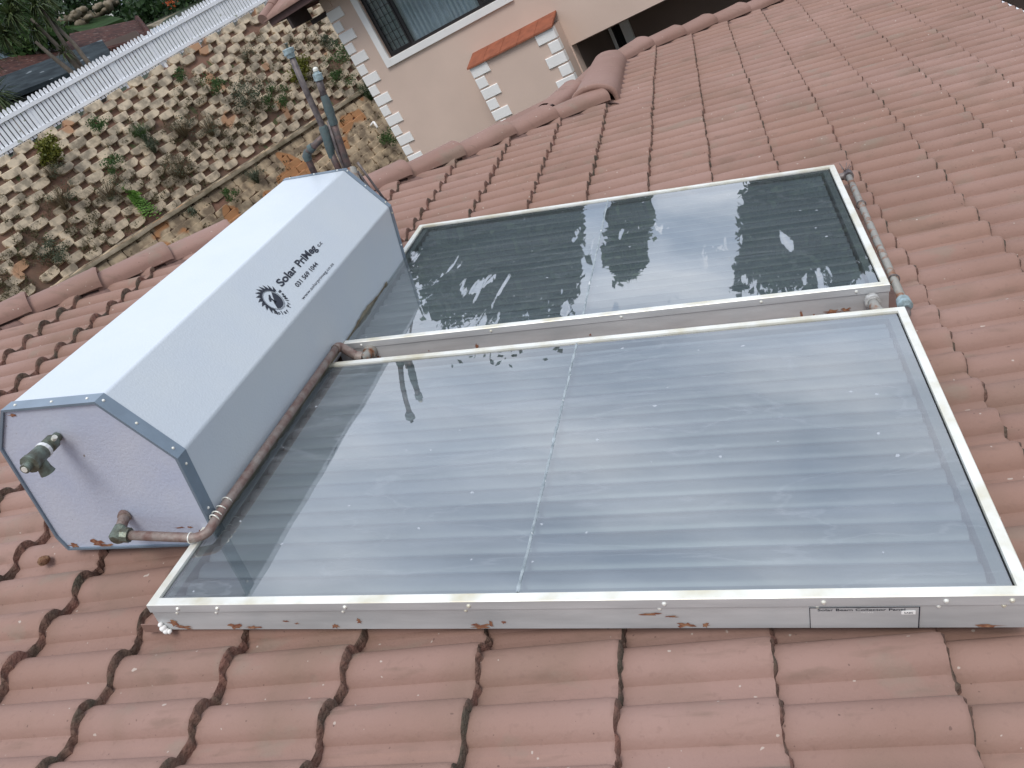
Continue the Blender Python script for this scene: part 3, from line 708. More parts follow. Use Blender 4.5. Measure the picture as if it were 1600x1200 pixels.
# hammer-shaped tool and hand in the disc
poly([(lc[0] - .020, lc[1] + .006), (lc[0] - .012, lc[1] + .014), (lc[0] + .006, lc[1] + .024), (lc[0] + .011, lc[1] + .021), (lc[0] + .004, lc[1] + .013), (lc[0] - .006, lc[1] + .006), (lc[0] - .014, lc[1] + .002)])
poly([(lc[0] - .004, lc[1] + .012), (lc[0] + .001, lc[1] + .009), (lc[0] + .003, lc[1] - .012), (lc[0] - .008, lc[1] - .012)])
s_ = 'Solar PriMeg'
for i, ch in enumerate(s_):
    if ch == ' ': continue
    vs, fs = text_mesh(ch, .021, 'CENTER', off=.0006)
    a = R(-148 + 152 * i / (len(s_) - 1)); bx, by = pol(.050, a); rx = a + math.pi / 2
    # baseline outwards: letters stand with their feet away from the ring centre
    lg.add([sgn(bx + (x * math.cos(rx) - (y - .013) * math.sin(rx)), by + (x * math.sin(rx) + (y - .013) * math.cos(rx))) for x, y in vs], fs)
lg.build('sun_logo', M['ink'], cs)
# flakes of roof paint on the near end plate
def tl(l, v, n_): return Vector((l, v - TY0, n_ - .06))
patches(tank, [(-.478, .014, .026, .012), (-.385, .018, .034, .020), (-.36, .008, .03, .008), (-.03, .016, .045, .014), (-.075, .066, .028, .004), (-.045, .066, .012, .005), (-.018, .05, .005, .014)], .0035, zlo=.004)
patches(tank, [(-.405, .485, .02, .006)], .0035, name='rust_bloom', m='rust')
# brown grime where the casing meets the panels
gv_, gf_ = [], []
for i in range(161):
    y = .02 + (LT - .30) * i / 160
    h_ = max(.001, .006 + .014 * mnoise.noise(Vector((y * 5, 1, 2))) + .008 * mnoise.noise(Vector((y * 31, 4, 2))))
    gv_ += [(.0318, y, .050), (.0332 + .0004, y, .060 + h_)]
gf_ = [(2 * i, 2 * i + 2, 2 * i + 3, 2 * i + 1) for i in range(160)]
obj('grime_streak', [(x + .0012, y, z_) for x, y, z_ in gv_], gf_, mat('brown_grime', (.20, .15, .09), .95, 0, col2=(.30, .27, .20), vscale=20), tank)
# pressure valve on the near end plate
pv = MB(); a = tl(-.2988, .283, .467); b = Vector((a.x + .012 + .004, a.y - .150, a.z + .004))
d = (b - a)
def al(f): return a + d * f
pv.tube([al(0), al(.14), al(.15), al(.30), al(.31), al(.46), al(.46), al(.78), al(.80), al(.86), al(.88), al(1.0)],
        [.014, .014, .021, .021, .018, .018, .021, .024, .026, .026, .014, .013], 12)
vo = pv.build('pressure_valve', M['brass'], tank, autos=35)
tp = MB().tube([al(.40), al(.47)], [.0225, .0225], 14); tp.build('thread_tape', M['white_tape'], vo)
br = MB().tube([al(.66), al(.66) + Vector((.006, 0, -.036)), al(.66) + Vector((.008, 0, -.05))], [.017, .017, .020], 12); br.build('valve_outlet', M['brass'], vo, autos=35)
nz = MB().tube([al(.98), al(1.012)], [.0085, .0085], 10); nz.build('valve_nozzle', M['alu_rim'], vo)
bk = MB().tube([al(.22) + Vector((.017, 0, .012)), al(.22) + Vector((.026, 0, .02))], [.007, .007], 8); bk.build('valve_screw', M['alu_rim'], vo)

# ------------------------------------------------------------------ pipes
TM4 = TM
def T4(l, v, n_): return Vector((l, v, n_))
cp = empty('copper_pipe', TM4, 'brown copper pipe from the tank end bending and running between tank and panels', 'pipe')
s0 = T4(-.2325, .283, .1823); s1 = T4(-.212, .214, .170); s2 = T4(.022, .222, .141); s3 = T4(.050, .262, .152); s4 = T4(.047, 1.232, .149)
MB().tube(bend([s1, s2, s2 + Vector((.03, .012, .004)), s3 + Vector((.003, .05, 0)), s4], .03, 5), .0135, 14).build('pipe_run', M['copper'], cp, smooth=True)
MB().tube([s0 + Vector((0, .002, 0)), s0, s0.lerp(s1, .12), s0.lerp(s1, .14), s1], [.019, .019, .019, .0155, .0155], 12).build('tank_stub', M['copper'], cp, autos=35)
MB().tube([s1 + Vector((-.002, .022, .004)), s1 + Vector((-.002, .02, .004)), s1 + Vector((-.003, -.012, -.004)), s1 + Vector((-.003, -.018, -.005))], [.019, .022, .022, .016], 10).tube([s1 + Vector((-.012, 0, 0)), s1 + Vector((.012, 0, 0)), s1 + Vector((.016, 0, 0)), s1 + Vector((.034, .001, -.004))], [.019, .019, .022, .021], 10).build('elbow_fitting', M['brass'], cp, autos=30)
wr = MB()
for (p, d_) in ((T4(.004, .222, .142), Vector((1, .03, -.1))), (T4(.050, .30, .153), Vector((0, 1, 0))), (T4(.050, .325, .153), Vector((0, 1, .1))), (T4(.050, .36, .153), Vector((0, 1, 0))), (T4(.050, .285, .153), Vector((.1, 1, 0)))):
    d_.normalize(); a = d_.orthogonal().normalized(); b = d_.cross(a)
    wr.tube([p + (a * math.cos(x) + b * math.sin(x)) * .0145 for x in [i * math.pi / 6 for i in range(13)]], .0022, 6, caps=False)
wr.each('binding_wire', M['alu_rim'], cp, True)
MB().tube(bend([s4, s4 + Vector((.0, .03, -.0)), T4(.085, 1.262, .105), T4(.11, 1.29, .085), T4(.11, 1.335, .08)], .015, 4), [.016] * 2 + [.018] * 16, 12).build('end_elbow', M['copper'], cp, smooth=True) if False else None
MB().tube(bend([s4, s4 + Vector((0, .032, -.004)), T4(.105, 1.268, .088)], .016, 4), .0175, 12).tube([T4(.098, 1.268, .090), T4(.125, 1.268, .084)], [.022, .022], 10).build('end_elbow', M['copper'], cp, autos=40)
MB().tube([T4(.135, 1.30, .078), T4(.135, 1.335, .078)], [.026, .030], 12).tube([T4(.122, 1.268, .084), T4(.135, 1.275, .082), T4(.135, 1.305, .079)], [.019, .019, .02], 12).build('panel_union', M['copper_grey'], cp, autos=40)

rp_ = empty('return_pipe', TM, 'dusty rust streaked pipe lying on the tiles along the right end of the far panel', 'pipe')
q0 = Vector((2.014, 2.475, .098)); q1 = Vector((2.006, 1.245, .100))
MB().tube([q0, q0.lerp(q1, .3), q0.lerp(q1, .65), q1], .0132, 14).build('pipe_run', M['copper_grey'], rp_, smooth=True)
MB().tube([q0 + Vector((0, .012, 0)), q0 + Vector((0, -.03, 0))], [.021, .021], 12).tube([q0 + Vector((.005, -.008, 0)), q0 + Vector((-.055, -.008, -.006))], [.016, .016], 12).build('top_elbow', M['pipe_dark'], rp_, autos=40)
tw = MB()
for i in range(6):
    r_ = random.Random(i); p = q0 + Vector((-.01, 0, .015)); tw.tube([p, p + Vector((r_.uniform(-.03, .03), r_.uniform(-.02, .03), r_.uniform(.01, .04)))], .0015, 5)
for f in (.30, .86):
    p = q0.lerp(q1, f); tw.tube([p + (Vector((1, 0, 0)) * math.cos(x) + Vector((0, .1, 1)) * math.sin(x)) * .018 for x in [i * math.pi / 6 for i in range(13)]], .0025, 6, caps=False)
tw.each('binding_wire', M['pipe_dark'], rp_, True)
MB().tube([q1 + Vector((0, .02, 0)), q1 + Vector((0, -.02, 0)), q1 + Vector((.0, -.026, -.002))], [.021, .023, .012], 12).build('end_coupling', M['cap_blue'], rp_, autos=40)
MB().tube(bend([q1 + Vector((0, -.01, -.004)), q1 + Vector((-.0, -.045, -.02)), q1 + Vector((-.045, -.06, -.03))], .012, 3), .014, 10).build('lower_elbow', M['pipe_dark'], rp_, smooth=True)
fu = empty('panel_fitting', TM @ Matrix.Translation((1.925, 1.262, .07)), 'white crusted pipe fitting between the two panels at their right end', 'pipe fitting')
MB().tube([(0, .068, .01), (0, .045, .01), (0, .044, .01), (0, .02, .006)], [.024, .024, .017, .017], 12).build('flange', M['sealcrust'], fu, autos=40)
MB().tube(bend([(0, .045, .01), (0, .0, .012), (.03, -.05, -.005)], .02, 4), .017, 12).build('elbow', M['copper_grey'], fu, smooth=True)

# vent pipes rising behind the tank
def vp(l, n_, v=2.24): return Vector((l, v, n_))
va = empty('vent_pipe', TM4, 'tall dark vent pipe with a pale blue cap and side branch behind the tank', 'pipe', 'vent pipes rising behind the tank')
MB().tube([vp(-.210, .60), vp(-.2085, .735), vp(-.232, .9), vp(-.247, 1.052)], [.0145, .0145, .0135, .0135], 12).build('riser', M['pipe_dark'], va, smooth=True)
MB().tube([vp(-.248, 1.045), vp(-.249, 1.06), vp(-.250, 1.062), vp(-.2515, 1.082), vp(-.252, 1.085)], [.0175, .021, .026, .026, .010], 12).build('pipe_cap', M['cap_blue'], va, autos=40)
MB().tube([vp(-.2515, 1.08), vp(-.252, 1.10), vp(-.252, 1.105)], [.006, .006, .010], 8).build('cap_stem', M['brass'], va, autos=40)
MB().tube([vp(-.211, .60), vp(-.2105, .63), vp(-.2075, .64), vp(-.2070, .735), vp(-.208, .745)], [.016, .019, .022, .022, .017], 12).build('tee_fitting', M['verdigris'], va, autos=40)
MB().tube(bend([vp(-.215, .70), vp(-.300, .655), vp(-.330, .635), vp(-.330, .60), vp(-.318, .50)], .02, 4), .0155, 12).build('side_branch', M['vent_copper'], va, smooth=True)
MB().tube([vp(-.285, .662), vp(-.305, .653)], [.019, .021], 12).tube([vp(-.318, .645), vp(-.333, .625), vp(-.331, .605)], [.019, .021, .019], 12).build('branch_elbow', M['verdigris'], va, autos=40)
MB().tube(bend([vp(-.2105, .63), vp(-.1985, .54), vp(-.185, .44)], .02, 3), .0155, 12).build('tail_pipe', M['vent_copper'], va, smooth=True)
vb = empty('vent_pipe', TM4, 'shorter dark vent pipe with a pale green topped valve behind the tank', 'pipe', 'vent pipes rising behind the tank')
MB().tube([vp(-.135, .42), vp(-.1500, .56), vp(-.152, .66), vp(-.154, .77)], [.0155] * 4, 12).build('riser', M['vent_copper'], vb, smooth=True)
MB().tube([vp(-.153, .74), vp(-.1535, .75), vp(-.154, .78), vp(-.1545, .80), vp(-.156, .86), vp(-.157, .875)], [.018, .021, .019, .022, .018, .014], 12).build('valve_body', M['verdigris'], vb, autos=35)
MB().tube([vp(-.157, .87), vp(-.157, .94)], [.0155, .0155], 12).build('upper_pipe', M['pipe_dark'], vb, smooth=True)
MB().tube([vp(-.157, .935), vp(-.157, .962), vp(-.157, .964), vp(-.157, .976)], [.021, .021, .015, .010], 12).build('valve_cap', M['cap_blue'], vb, autos=40)
MB().tube([vp(-.157, .974), vp(-.157, .984), vp(-.157, .99)], [.013, .012, .005], 10).build('cap_button', M['alu_rim'], vb, autos=40)
MB().tube([vp(-.130, .54, 2.225), vp(-.120, .51, 2.20), vp(-.100, .47, 2.18)], [.022, .024, .020], 12).build('lower_elbow', M['copper_grey'], vb, autos=40)
MB().tube(bend([vp(-.175, .76), vp(-.178, .62), vp(-.16, .45)], .03, 3), .0085, 8).tube(bend([vp(-.10, .56), vp(-.06, .46), vp(-.02, .36)], .02, 3), .006, 8).tube(bend([vp(-.115, .52), vp(-.075, .42), vp(-.03, .30)], .02, 3), .008, 8).build('cable', M['pipe_dark'], vb, smooth=True)

# lump of mud on the tiles
bmv, bmf = [], []
for j in range(9):
    for i in range(14):
        a = 2 * math.pi * i / 14; b = math.pi * j / 8
        p = Vector((math.sin(b) * math.cos(a), math.sin(b) * math.sin(a), math.cos(b)))
        k = 1 + .35 * mnoise.noise(p * 2.2) + .2 * mnoise.noise(p * 6)
        bmv.append((p.x * .020 * k, p.y * .017 * k, p.z * .014 * k))
bmf = [(j * 14 + i, j * 14 + (i + 1) % 14, (j + 1) * 14 + (i + 1) % 14, (j + 1) * 14 + i) for j in range(8) for i in range(14)]
ml = obj('mud_lump', bmv, bmf, mat('mud', (.14, .06, .035), .95, 0, col2=(.26, .15, .08), vscale=60, bump=1, bscale=120), smooth=True)
ml.matrix_world = RM @ Matrix.Translation((-.600, .292, .026)); tag(ml, 'small brown lump of mud on the tiles below the tank end', 'mud lump')

# ---- PART2
# ------------------------------------------------------------------ the neighbouring house
HK = Vector((-4.071250835648563, 13.026058689831139, 0.0)); HA = R(171)
EH = -Vector((math.cos(HA), math.sin(HA), 0))            # runs to the right along the facade
NH = Vector((-0.1564, -0.9877, 0))                       # out of the facade
HM = Matrix((EH, -NH, Vector((0, 0, 1)))).transposed().to_4x4(); HM.translation = HK
# local frame: x along the facade, y into the house, z up (z measured from the same zero as the roof)
nb = empty('plastered_house', HM, 'beige plastered house with white corner blocks and a white framed window, beyond the roof', 'house')
GZ = -4.6
ZS = -.70                                                # underside of the overhanging storey
# facade with real window opening
WX0, WX1, WZ0, WZ1 = .655, 2.96, .40, 1.62
fv = MB()
def wallbox(x0, x1, z0, z1, y0=0, y1=.25): fv.box(x0, x1, y0, y1, z0, z1)
XR = 11
WT = 1.765
wallbox(0, WX0, GZ, WT); wallbox(WX1, XR, ZS, WT); wallbox(WX0, WX1, WZ1, WT); wallbox(WX0, WX1, ZS, WZ0); wallbox(WX0, 3.62, GZ, ZS)
fv.box(0, .25, .25, 9, GZ, WT); fv.box(.25, 3.62, 8.75, 9, GZ, WT); fv.box(3.62, XR, 8.75, 9, GZ, WT); fv.box(XR - .25, XR, .25, 8.75, GZ, WT)
fv.build('wall', M['plaster'], nb)
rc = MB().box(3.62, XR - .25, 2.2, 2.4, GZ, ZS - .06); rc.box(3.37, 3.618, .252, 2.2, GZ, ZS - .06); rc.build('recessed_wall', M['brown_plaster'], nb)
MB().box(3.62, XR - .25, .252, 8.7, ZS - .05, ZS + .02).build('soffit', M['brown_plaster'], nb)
MB().box(.26, 3.36, .3, 8.7, GZ, GZ + .05).build('floor_slab', M['ledge'], nb)
rw2 = MB(); 
# side lit window in the recess
wi = MB().box(3.625, 3.66, .30, 1.0, -1.9, ZS - .10).box(3.625, 3.66, 1.55, 1.62, -1.9, ZS - .10)
f_ = MB(); f_.box(3.64, 3.70, 2.12, 2.195, -2.0, ZS - .12); f_.box(3.70, 4.02, 2.12, 2.195, ZS - .22, ZS - .12); f_.box(3.86, 4.02, 2.12, 2.195, -2.0, ZS - .22); wf = f_.build('window_frame', M['quoin'], nb)
MB().box(3.70, 3.86, 2.15, 2.19, -2.0, ZS - .22).build('glass', M['interior'], wf)
MB().box(3.70, 3.72, 2.13, 2.149, -2.0, ZS - .22).box(3.77, 3.785, 2.13, 2.149, -2.0, ZS - .22).build('glazing_bars', M['bronze'], wf)
# corner blocks, long and short by turns
def quoins(x_edge, sgn_, ztop, n, y0, big=.30, small=.155, pitch=.1905, first_big=True, side=True, depth=.22, h=.165):
    for i in range(n):
        wd = big if (i % 2 == 0) == first_big else small
        z1 = ztop - i * pitch; z0 = z1 - h
        b = MB(); x0, x1 = (x_edge - .012 * sgn_, x_edge + wd * sgn_) if sgn_ > 0 else (x_edge + wd * sgn_, x_edge - .012 * sgn_)
        b.cbox(min(x0, x1), max(x0, x1), y0 - .022, y0 - .001, z0, z1, .008)
        if side:
            sd2 = small if wd == big else big * .7
            if sgn_ < 0: b.box(x_edge + .001, x_edge + .012, y0 - .001, y0 + depth, z0, z1)
            else: b.box(x_edge - .012, x_edge - .001, y0 - .001, y0 + depth, z0, z1)
        b.build('corner_block', M['quoin'], nb)
quoins(0, 1, 1.095 + .1905 * 2 + .005, 19, 0, first_big=True)
MB().cbox(-.012, .17, -.02, -.001, 1.52, 1.70, .006).build('corner_block', M['plaster'], nb)
# window surround
sr = MB(); t_ = .118
sr.cbox(WX0 - t_, WX0, -.045, -.001, WZ0 - t_, WZ1 + t_, .006); sr.cbox(WX1, WX1 + t_, -.045, -.001, WZ0 - t_, WZ1 + t_, .006)
sr.cbox(WX0, WX1, -.045, -.001, WZ0 - t_, WZ0, .006); sr.cbox(WX0, WX1, -.045, -.001, WZ1, WZ1 + t_, .006)
sr.build('window_surround', M['quoin'], nb)
yf = .06
wd = MB(); b_ = .045
wd.box(WX0, WX1, yf, yf + .05, WZ0, WZ0 + b_); wd.box(WX0, WX1, yf, yf + .05, WZ1 - b_, WZ1)
for x in (WX0, 1.115, 2.50, WX1 - b_): wd.box(x, x + b_, yf, yf + .05, WZ0 + b_, WZ1 - b_)
win = wd.build('window', M['bronze'], nb)
for (x0, x1) in ((WX0 + b_, 1.115), (2.545, WX1 - b_)):
    cs_ = MB(); c0, c1 = WZ0 + b_ + .0005, WZ1 - b_ - .0005; x0 += .0005; x1 -= .0005
    ring_ = [(x0, c0, x1, c1), (x0 + .028, c0 + .028, x1 - .028, c1 - .028)]
    vs = [(x, y, z_) for y in (yf - .02, yf + .02) for (a, b, c, d) in ring_ for (x, z_) in ((a, b), (c, b), (c, d), (a, d))]
    fs = [(i, (i + 1) % 4, 4 + (i + 1) % 4, 4 + i) for i in range(4)] + [(8 + i, 12 + i, 12 + (i + 1) % 4, 8 + (i + 1) % 4) for i in range(4)]
    fs += [(i, 8 + i, 8 + (i + 1) % 4, (i + 1) % 4) for i in range(4)] + [(4 + i, 4 + (i + 1) % 4, 12 + (i + 1) % 4, 12 + i) for i in range(4)]
    obj('casement', vs, fs, M['bronze'], win)
    gb = MB(); x0 += .028; x1 -= .028
    for i in range(1, 4): x = x0 + (x1 - x0) * i / 4; gb.box(x - .005, x + .005, yf + .001, yf + .012, WZ0 + .075, WZ1 - .075)
    for i in range(1, 8): z_ = WZ0 + .075 + (WZ1 - WZ0 - .15) * i / 8; gb.box(x0, x1, yf + .0115, yf + .0235, z_ - .005, z_ + .005)
    gb.build('burglar_bars', M['bronze'], win)
wg = glass_material('window_glass', dust=.02, seed=9, streak=.1)
obj('pane', [(WX0, yf + .03, WZ0), (WX1, yf + .03, WZ0), (WX1, yf + .03, WZ1), (WX0, yf + .03, WZ1)], [(0, 1, 2, 3)], wg, win)
cv, cf = [], []
n_ = 260
for i in range(n_ + 1):
    x = 1.14 + (2.52 - 1.14) * i / n_
    y = .17 + .030 * math.sin(x * 62 + 1.7 * math.sin(x * 9)) + .012 * math.sin(x * 150)
    cv += [(x, y, WZ0 - .05), (x + .01 * math.sin(x * 13), y + .008, WZ1 + .02)]
cf = [(2 * i, 2 * i + 2, 2 * i + 3, 2 * i + 1) for i in range(n_)]
obj('curtain', cv, cf, M['curtain'], win, smooth=True)
obj('lace_curtain', [(WX0, .2, WZ0 - .05), (1.14, .2, WZ0 - .05), (1.14, .2, WZ1), (WX0, .2, WZ1)], [(0, 1, 2, 3)], M['lace'], win)
# bay with tiled coping
BX0, BX1, BY, BZ = 2.085, 3.60, -.42, -.285
MB().box(BX0, BX1, BY, -.001, GZ, BZ).build('bay', M['plaster'], nb)
for i, wd_ in enumerate([.31, .17, .31, .17, .31, .17, .31]):
    z1 = BZ - i * .187; z0 = z1 - .163
    MB().cbox(BX0 - .012, BX0 + wd_, BY - .022, BY - .001, z0, z1, .008).box(BX0 - .012, BX0 - .001, BY - .001, BY + .14, z0, z1).build('corner_block', M['quoin'], nb)
    MB().cbox(BX1 - wd_, BX1 + .012, BY - .022, BY - .001, z0, z1, .008).box(BX1 + .001, BX1 + .012, BY - .001, BY + .10, z0, z1).build('corner_block', M['quoin'], nb)
co = MB()
nt_ = 5
for i in range(nt_):
    x0 = BX0 - .03 + (BX1 - BX0 + .06) * i / nt_; x1 = BX0 - .03 + (BX1 - BX0 + .06) * (i + 1) / nt_ - .006
    co.add([(x0, BY - .055, BZ + .004), (x1, BY - .055, BZ + .004), (x1, -.002, BZ + .125), (x0, -.002, BZ + .125),
            (x0, BY - .055, BZ + .030), (x1, BY - .055, BZ + .030), (x1, -.002, BZ + .155), (x0, -.002, BZ + .155)],
           [(0, 3, 2, 1), (4, 5, 6, 7), (0, 1, 5, 4), (1, 2, 6, 5), (2, 3, 7, 6), (3, 0, 4, 7)])
co.each('coping_tile', M['terracotta'], nb)
MB().box(BX0 + .002, BX1 - .002, BY + .002, -.003, BZ + .001, BZ + .003).build('bay_top', M['plaster'], nb)
# eaves on the left, seen from below
EY, EX, EZ = -.62, -.66, 1.74
MB().box(EX, XR + .4, EY, EY + .03, EZ - .02, EZ + .10).box(EX, EX + .03, EY + .03, 9.4, EZ - .02, EZ + .10).build('fascia', mat('brown_fascia', (.11, .06, .055), .7, var=.2), nb)
MB().box(EX + .03, XR + .37, EY + .03, -.001, EZ + .03, EZ + .05).box(EX + .03, -.001, -.001, 9.3, EZ + .03, EZ + .05).build('eaves_board', M['soffit'], nb)
MB().box(-.34, -.001, -.02, .03, 1.44, 1.52).box(-.36, -.31, EY + .031, .03, 1.525, EZ + .028).build('eaves_beam', M['soffit'], nb)
ev, ef = [], []
nx_ = 700; Zr = .10
for i in range(nx_ + 1):
    x = EX - .05 + 9.5 * i / nx_
    h_ = .035 * abs(math.sin(math.pi * x / .19)) ** .7
    for (y, z_) in ((EY - .05, EZ + Zr - .02), (EY - .05, EZ + Zr + .01 + h_), (EY + .4, EZ + Zr + .12 + h_), (EY + 2.5, EZ + Zr + .75 + h_)): ev.append((x, y, z_))
for i in range(nx_):
    for j in range(3): ef.append((i * 4 + j, (i + 1) * 4 + j, (i + 1) * 4 + j + 1, i * 4 + j + 1))
obj('roof', ev, ef, M['ridge'], nb, smooth=True)
for i in range(5):
    y0 = EY - .06 + i * .40
    MB().tube([(EX - .05, y0, EZ + Zr + .03 + i * .12), (EX - .05, y0 + .41, EZ + Zr + .15 + i * .12)], [.085, .075], 12).build('verge_tile', M['ridge'], nb, autos=50)
obj('back_slope', [(EX - .05, EY + 2.5, EZ + Zr + .75), (XR, EY + 2.5, EZ + Zr + .75), (XR, 5, EZ + 1.2), (EX - .05, 5, EZ + 1.2), (XR, 9.6, EZ + .1), (EX - .05, 9.6, EZ + .1)], [(0, 1, 2, 3), (3, 2, 4, 5)], M['ridge'], nb)

# ------------------------------------------------------------------ retaining wall
def block_wall(name, tier, s0, s1, t0, t1, pitch, ch, bw, label, gap=True, seed=1, base=None):
    r_ = random.Random(seed)
    root = empty(name, Matrix.Translation(wallpt(0, 0, 0, tier)), label, 'retaining wall', 'retaining walls of the slope')
    o_ = wallpt(0, 0, 0, tier)
    vs, fs = [], []
    rows = int((t1(0) - t0(0)) / ch) + 3
    for rr in range(rows):
        tc_ = t0(0) + ch * (rr + .35)
        k = 0; s = s0 + (pitch / 2 if rr % 2 else 0) + r_.uniform(-.03, .03)
        while s < s1:
            tt = tc_ + (t0(s) - t0(0)) + r_.uniform(-.014, .014)
            if tt + ch * .5 > t1(s): s += pitch; continue
            w_ = bw * r_.uniform(.90, 1.08); h = ch * r_.uniform(.94, 1.10); pr_ = r_.uniform(.06, .10)
            if r_.random() < .03: s += pitch; continue
            tw_ = r_.uniform(-.02, .02)
            # scoop fronted block: straight top edge, sides drawn in towards the foot
            prof_ = [(-.5, -.5), (.5, -.5), (.52, .12), (.44, .40), (.30, .52), (-.24, .55), (-.40, .44), (-.5, .16)]
            b = len(vs)
            for (dep, sc) in ((-.22, 1), (pr_ - .014, 1), (pr_, .95)):
                for (x, y) in prof_:
                    j = r_.uniform(-.010, .010)
                    vs.append(wallpt(s + x * w_ * sc + j, tt + (y + (.04 if dep > pr_ - .01 else 0)) * h * sc + x * tw_ + j, dep + j + .03 * (-y), tier) - o_)
            n_ = 8
            for q in range(2):
                for i in range(n_): fs.append((b + q * n_ + i, b + q * n_ + (i + 1) % n_, b + (q + 1) * n_ + (i + 1) % n_, b + (q + 1) * n_ + i))
            fs.append(tuple(b + 2 * n_ + i for i in range(n_)))
            s += pitch * (1 + r_.uniform(-.025, .025)) if gap else w_ * 1.03
    bl = obj('blocks', vs, fs, M['block_ochre' if tier else 'block'], root, smooth=True)
    try: bl.data.set_sharp_from_angle(angle=R(32))
    except Exception: pass
    # soil face behind
    gs, gfs = [], []; ns, nt2 = 90, 30
    for i in range(ns + 1):
        s = s0 - .5 + (s1 - s0 + 1) * i / ns
        for j in range(nt2 + 1):
            if j == 0:
                p = wallpt(s, t0(s), -.02, tier) - FH * (1.9 if tier == 0 else .7) - Vector((0, 0, .12)); gs.append(p - o_); continue
            t2_ = t0(s) - .05 + (t1(s) - t0(s) + .1) * j / nt2
            gs.append(wallpt(s, t2_, (-.02 if gap else .01) + .05 * mnoise.noise(Vector((s * 3, t2_ * 3, 2))), tier) - o_)
    gfs = [(i * (nt2 + 1) + j, (i + 1) * (nt2 + 1) + j, (i + 1) * (nt2 + 1) + j + 1, i * (nt2 + 1) + j + 1) for i in range(ns) for j in range(nt2)]
    obj('soil_fill', gs, gfs, M['soil'], root, smooth=True)
    return root
ledge_t = lambda s: 3.16 + .055 * s
block_wall('retaining_wall', 0, -12, 14, lambda s: .0, ledge_t, .70, .178, .445, 'tall upper retaining wall of pale open jointed blocks below the white fence', True, 3)
block_wall('retaining_wall', 1, -12, 14, lambda s: ledge_t(s) - .02, lambda s: 8.2 + .055 * s, .52, .20, .44, 'lower retaining wall of close set tan blocks below the ledge', False, 5)
lv, lf = [], []
for i in range(81):
    s = -12 + 26 * i / 80; t2_ = ledge_t(s)
    for (o2, dt, tr_) in ((-.10, -.02, 0), (.16, .0, 0), (.10, -.01, 1), (.175, .01, 1), (.165, .10, 1)):
        p = wallpt(s, t2_ + dt, o2, tr_); p.z += .02 * mnoise.noise(p * 2); lv.append(p)
lf = [(i * 5 + j, (i + 1) * 5 + j, (i + 1) * 5 + j + 1, i * 5 + j + 1) for i in range(80) for j in range(4)]
tag(obj('ledge', lv, lf, M['ledge'], smooth=True), kind='structure')
# white drain elbow poking out of the lower wall
dp = MB(); a = wallpt(6.42, 4.50, .10, 1)
def wdir(s, t, o_): return (wallpt(s, t, o_, 1) - wallpt(0, 0, 0, 1))
dp.tube(bend([a, a + wdir(.06, -.02, .16), a + wdir(-.04, .20, .22)], .06, 5), .034, 12)
tag(dp.build('drain_pipe', M['quoin'], smooth=True), 'short white drain elbow sticking out of the lower block wall', 'drain pipe')

# ------------------------------------------------------------------ white fence
fe = empty('picket_fence', Matrix.Translation(FA), 'white picket fence running along the top of the block wall', 'fence')
UP = Vector((0, 0, 1))
def fp(s, z_, o_=0.0): return FE * s + UP * z_ - FH * (o_)
S0, S1 = -9.0, 12.5
def bar(mb, s0, s1, z0, z1, o0, o1):
    vs = [fp(s, z_, o_) for s in (s0, s1) for (z_, o_) in ((z0, o0), (z1, o0), (z1, o1), (z0, o1))]
    mb.add(vs, [(0, 1, 2, 3), (7, 6, 5, 4), (0, 4, 5, 1), (1, 5, 6, 2), (2, 6, 7, 3), (3, 7, 4, 0)])
pk = MB(); s = S0; r_ = random.Random(4); i = 0
while s < S1:
    w_ = .083; zt2 = .87 + r_.uniform(-.004, .004); zb2 = .02
    if i % 11 != 5:
        pts = [(-.5, zb2), (.5, zb2), (.5, zt2 - .055), (.34, zt2 - .03), (.14, zt2), (-.14, zt2), (-.34, zt2 - .03), (-.5, zt2 - .055)]
        lean = r_.uniform(-.003, .003)
        vs = [fp(s + x * w_ + lean * z_, z_, o_) for o_ in (.0, .018) for (x, z_) in pts]; k = len(pts)
        pk.add(vs, [tuple(range(k))[::-1], tuple(range(k, 2 * k))] + [(q, (q + 1) % k, k + (q + 1) % k, k + q) for q in range(k)])
    s += .1165; i += 1
pk.build('picket_panel', M['white_fence'], fe)
for (z0, z1) in ((.635, .725), (.09, .175)):
    b = MB(); bar(b, S0 - .05, S1, z0, z1, -.035, -.001); b.build('rail', M['white_fence'], fe)
s = S0 + .1165 * 5
while s < S1:
    b = MB(); bar(b, s - .045, s + .045, -.14, .80, -.001, .085); b.build('post', M['white_fence'], fe); s += .1165 * 11

# ------------------------------------------------------------------ plants
def blades(b, n, h, spread, wd, r_, droop=.5, stiff=.6, up=Vector((0, 0, 1)), c=Vector()):
    for _ in range(n):
        a = r_.uniform(0, 2 * math.pi); sp = spread * r_.uniform(.2, 1); hh = h * r_.uniform(.5, 1.1)
        d = Vector((math.cos(a), math.sin(a), 0)); sd = Vector((-d.y, d.x, 0)) * wd * r_.uniform(.6, 1.2)
        base = c + d * sp * .12 * r_.random()
        pts = [base, base + up * hh * .5 * stiff * 1.3 + d * sp * .4, base + up * hh * (1 - droop * .35) + d * sp, base + up * hh * (1 - droop) + d * sp * 1.45]
        k = len(b.v); ws = (1, .9, .6, .08)
        for p, w_ in zip(pts, ws): b.v += [p - sd * w_, p + sd * w_]
        for j in range(3): b.f.append((k + 2 * j, k + 2 * j + 1, k + 2 * j + 3, k + 2 * j + 2))
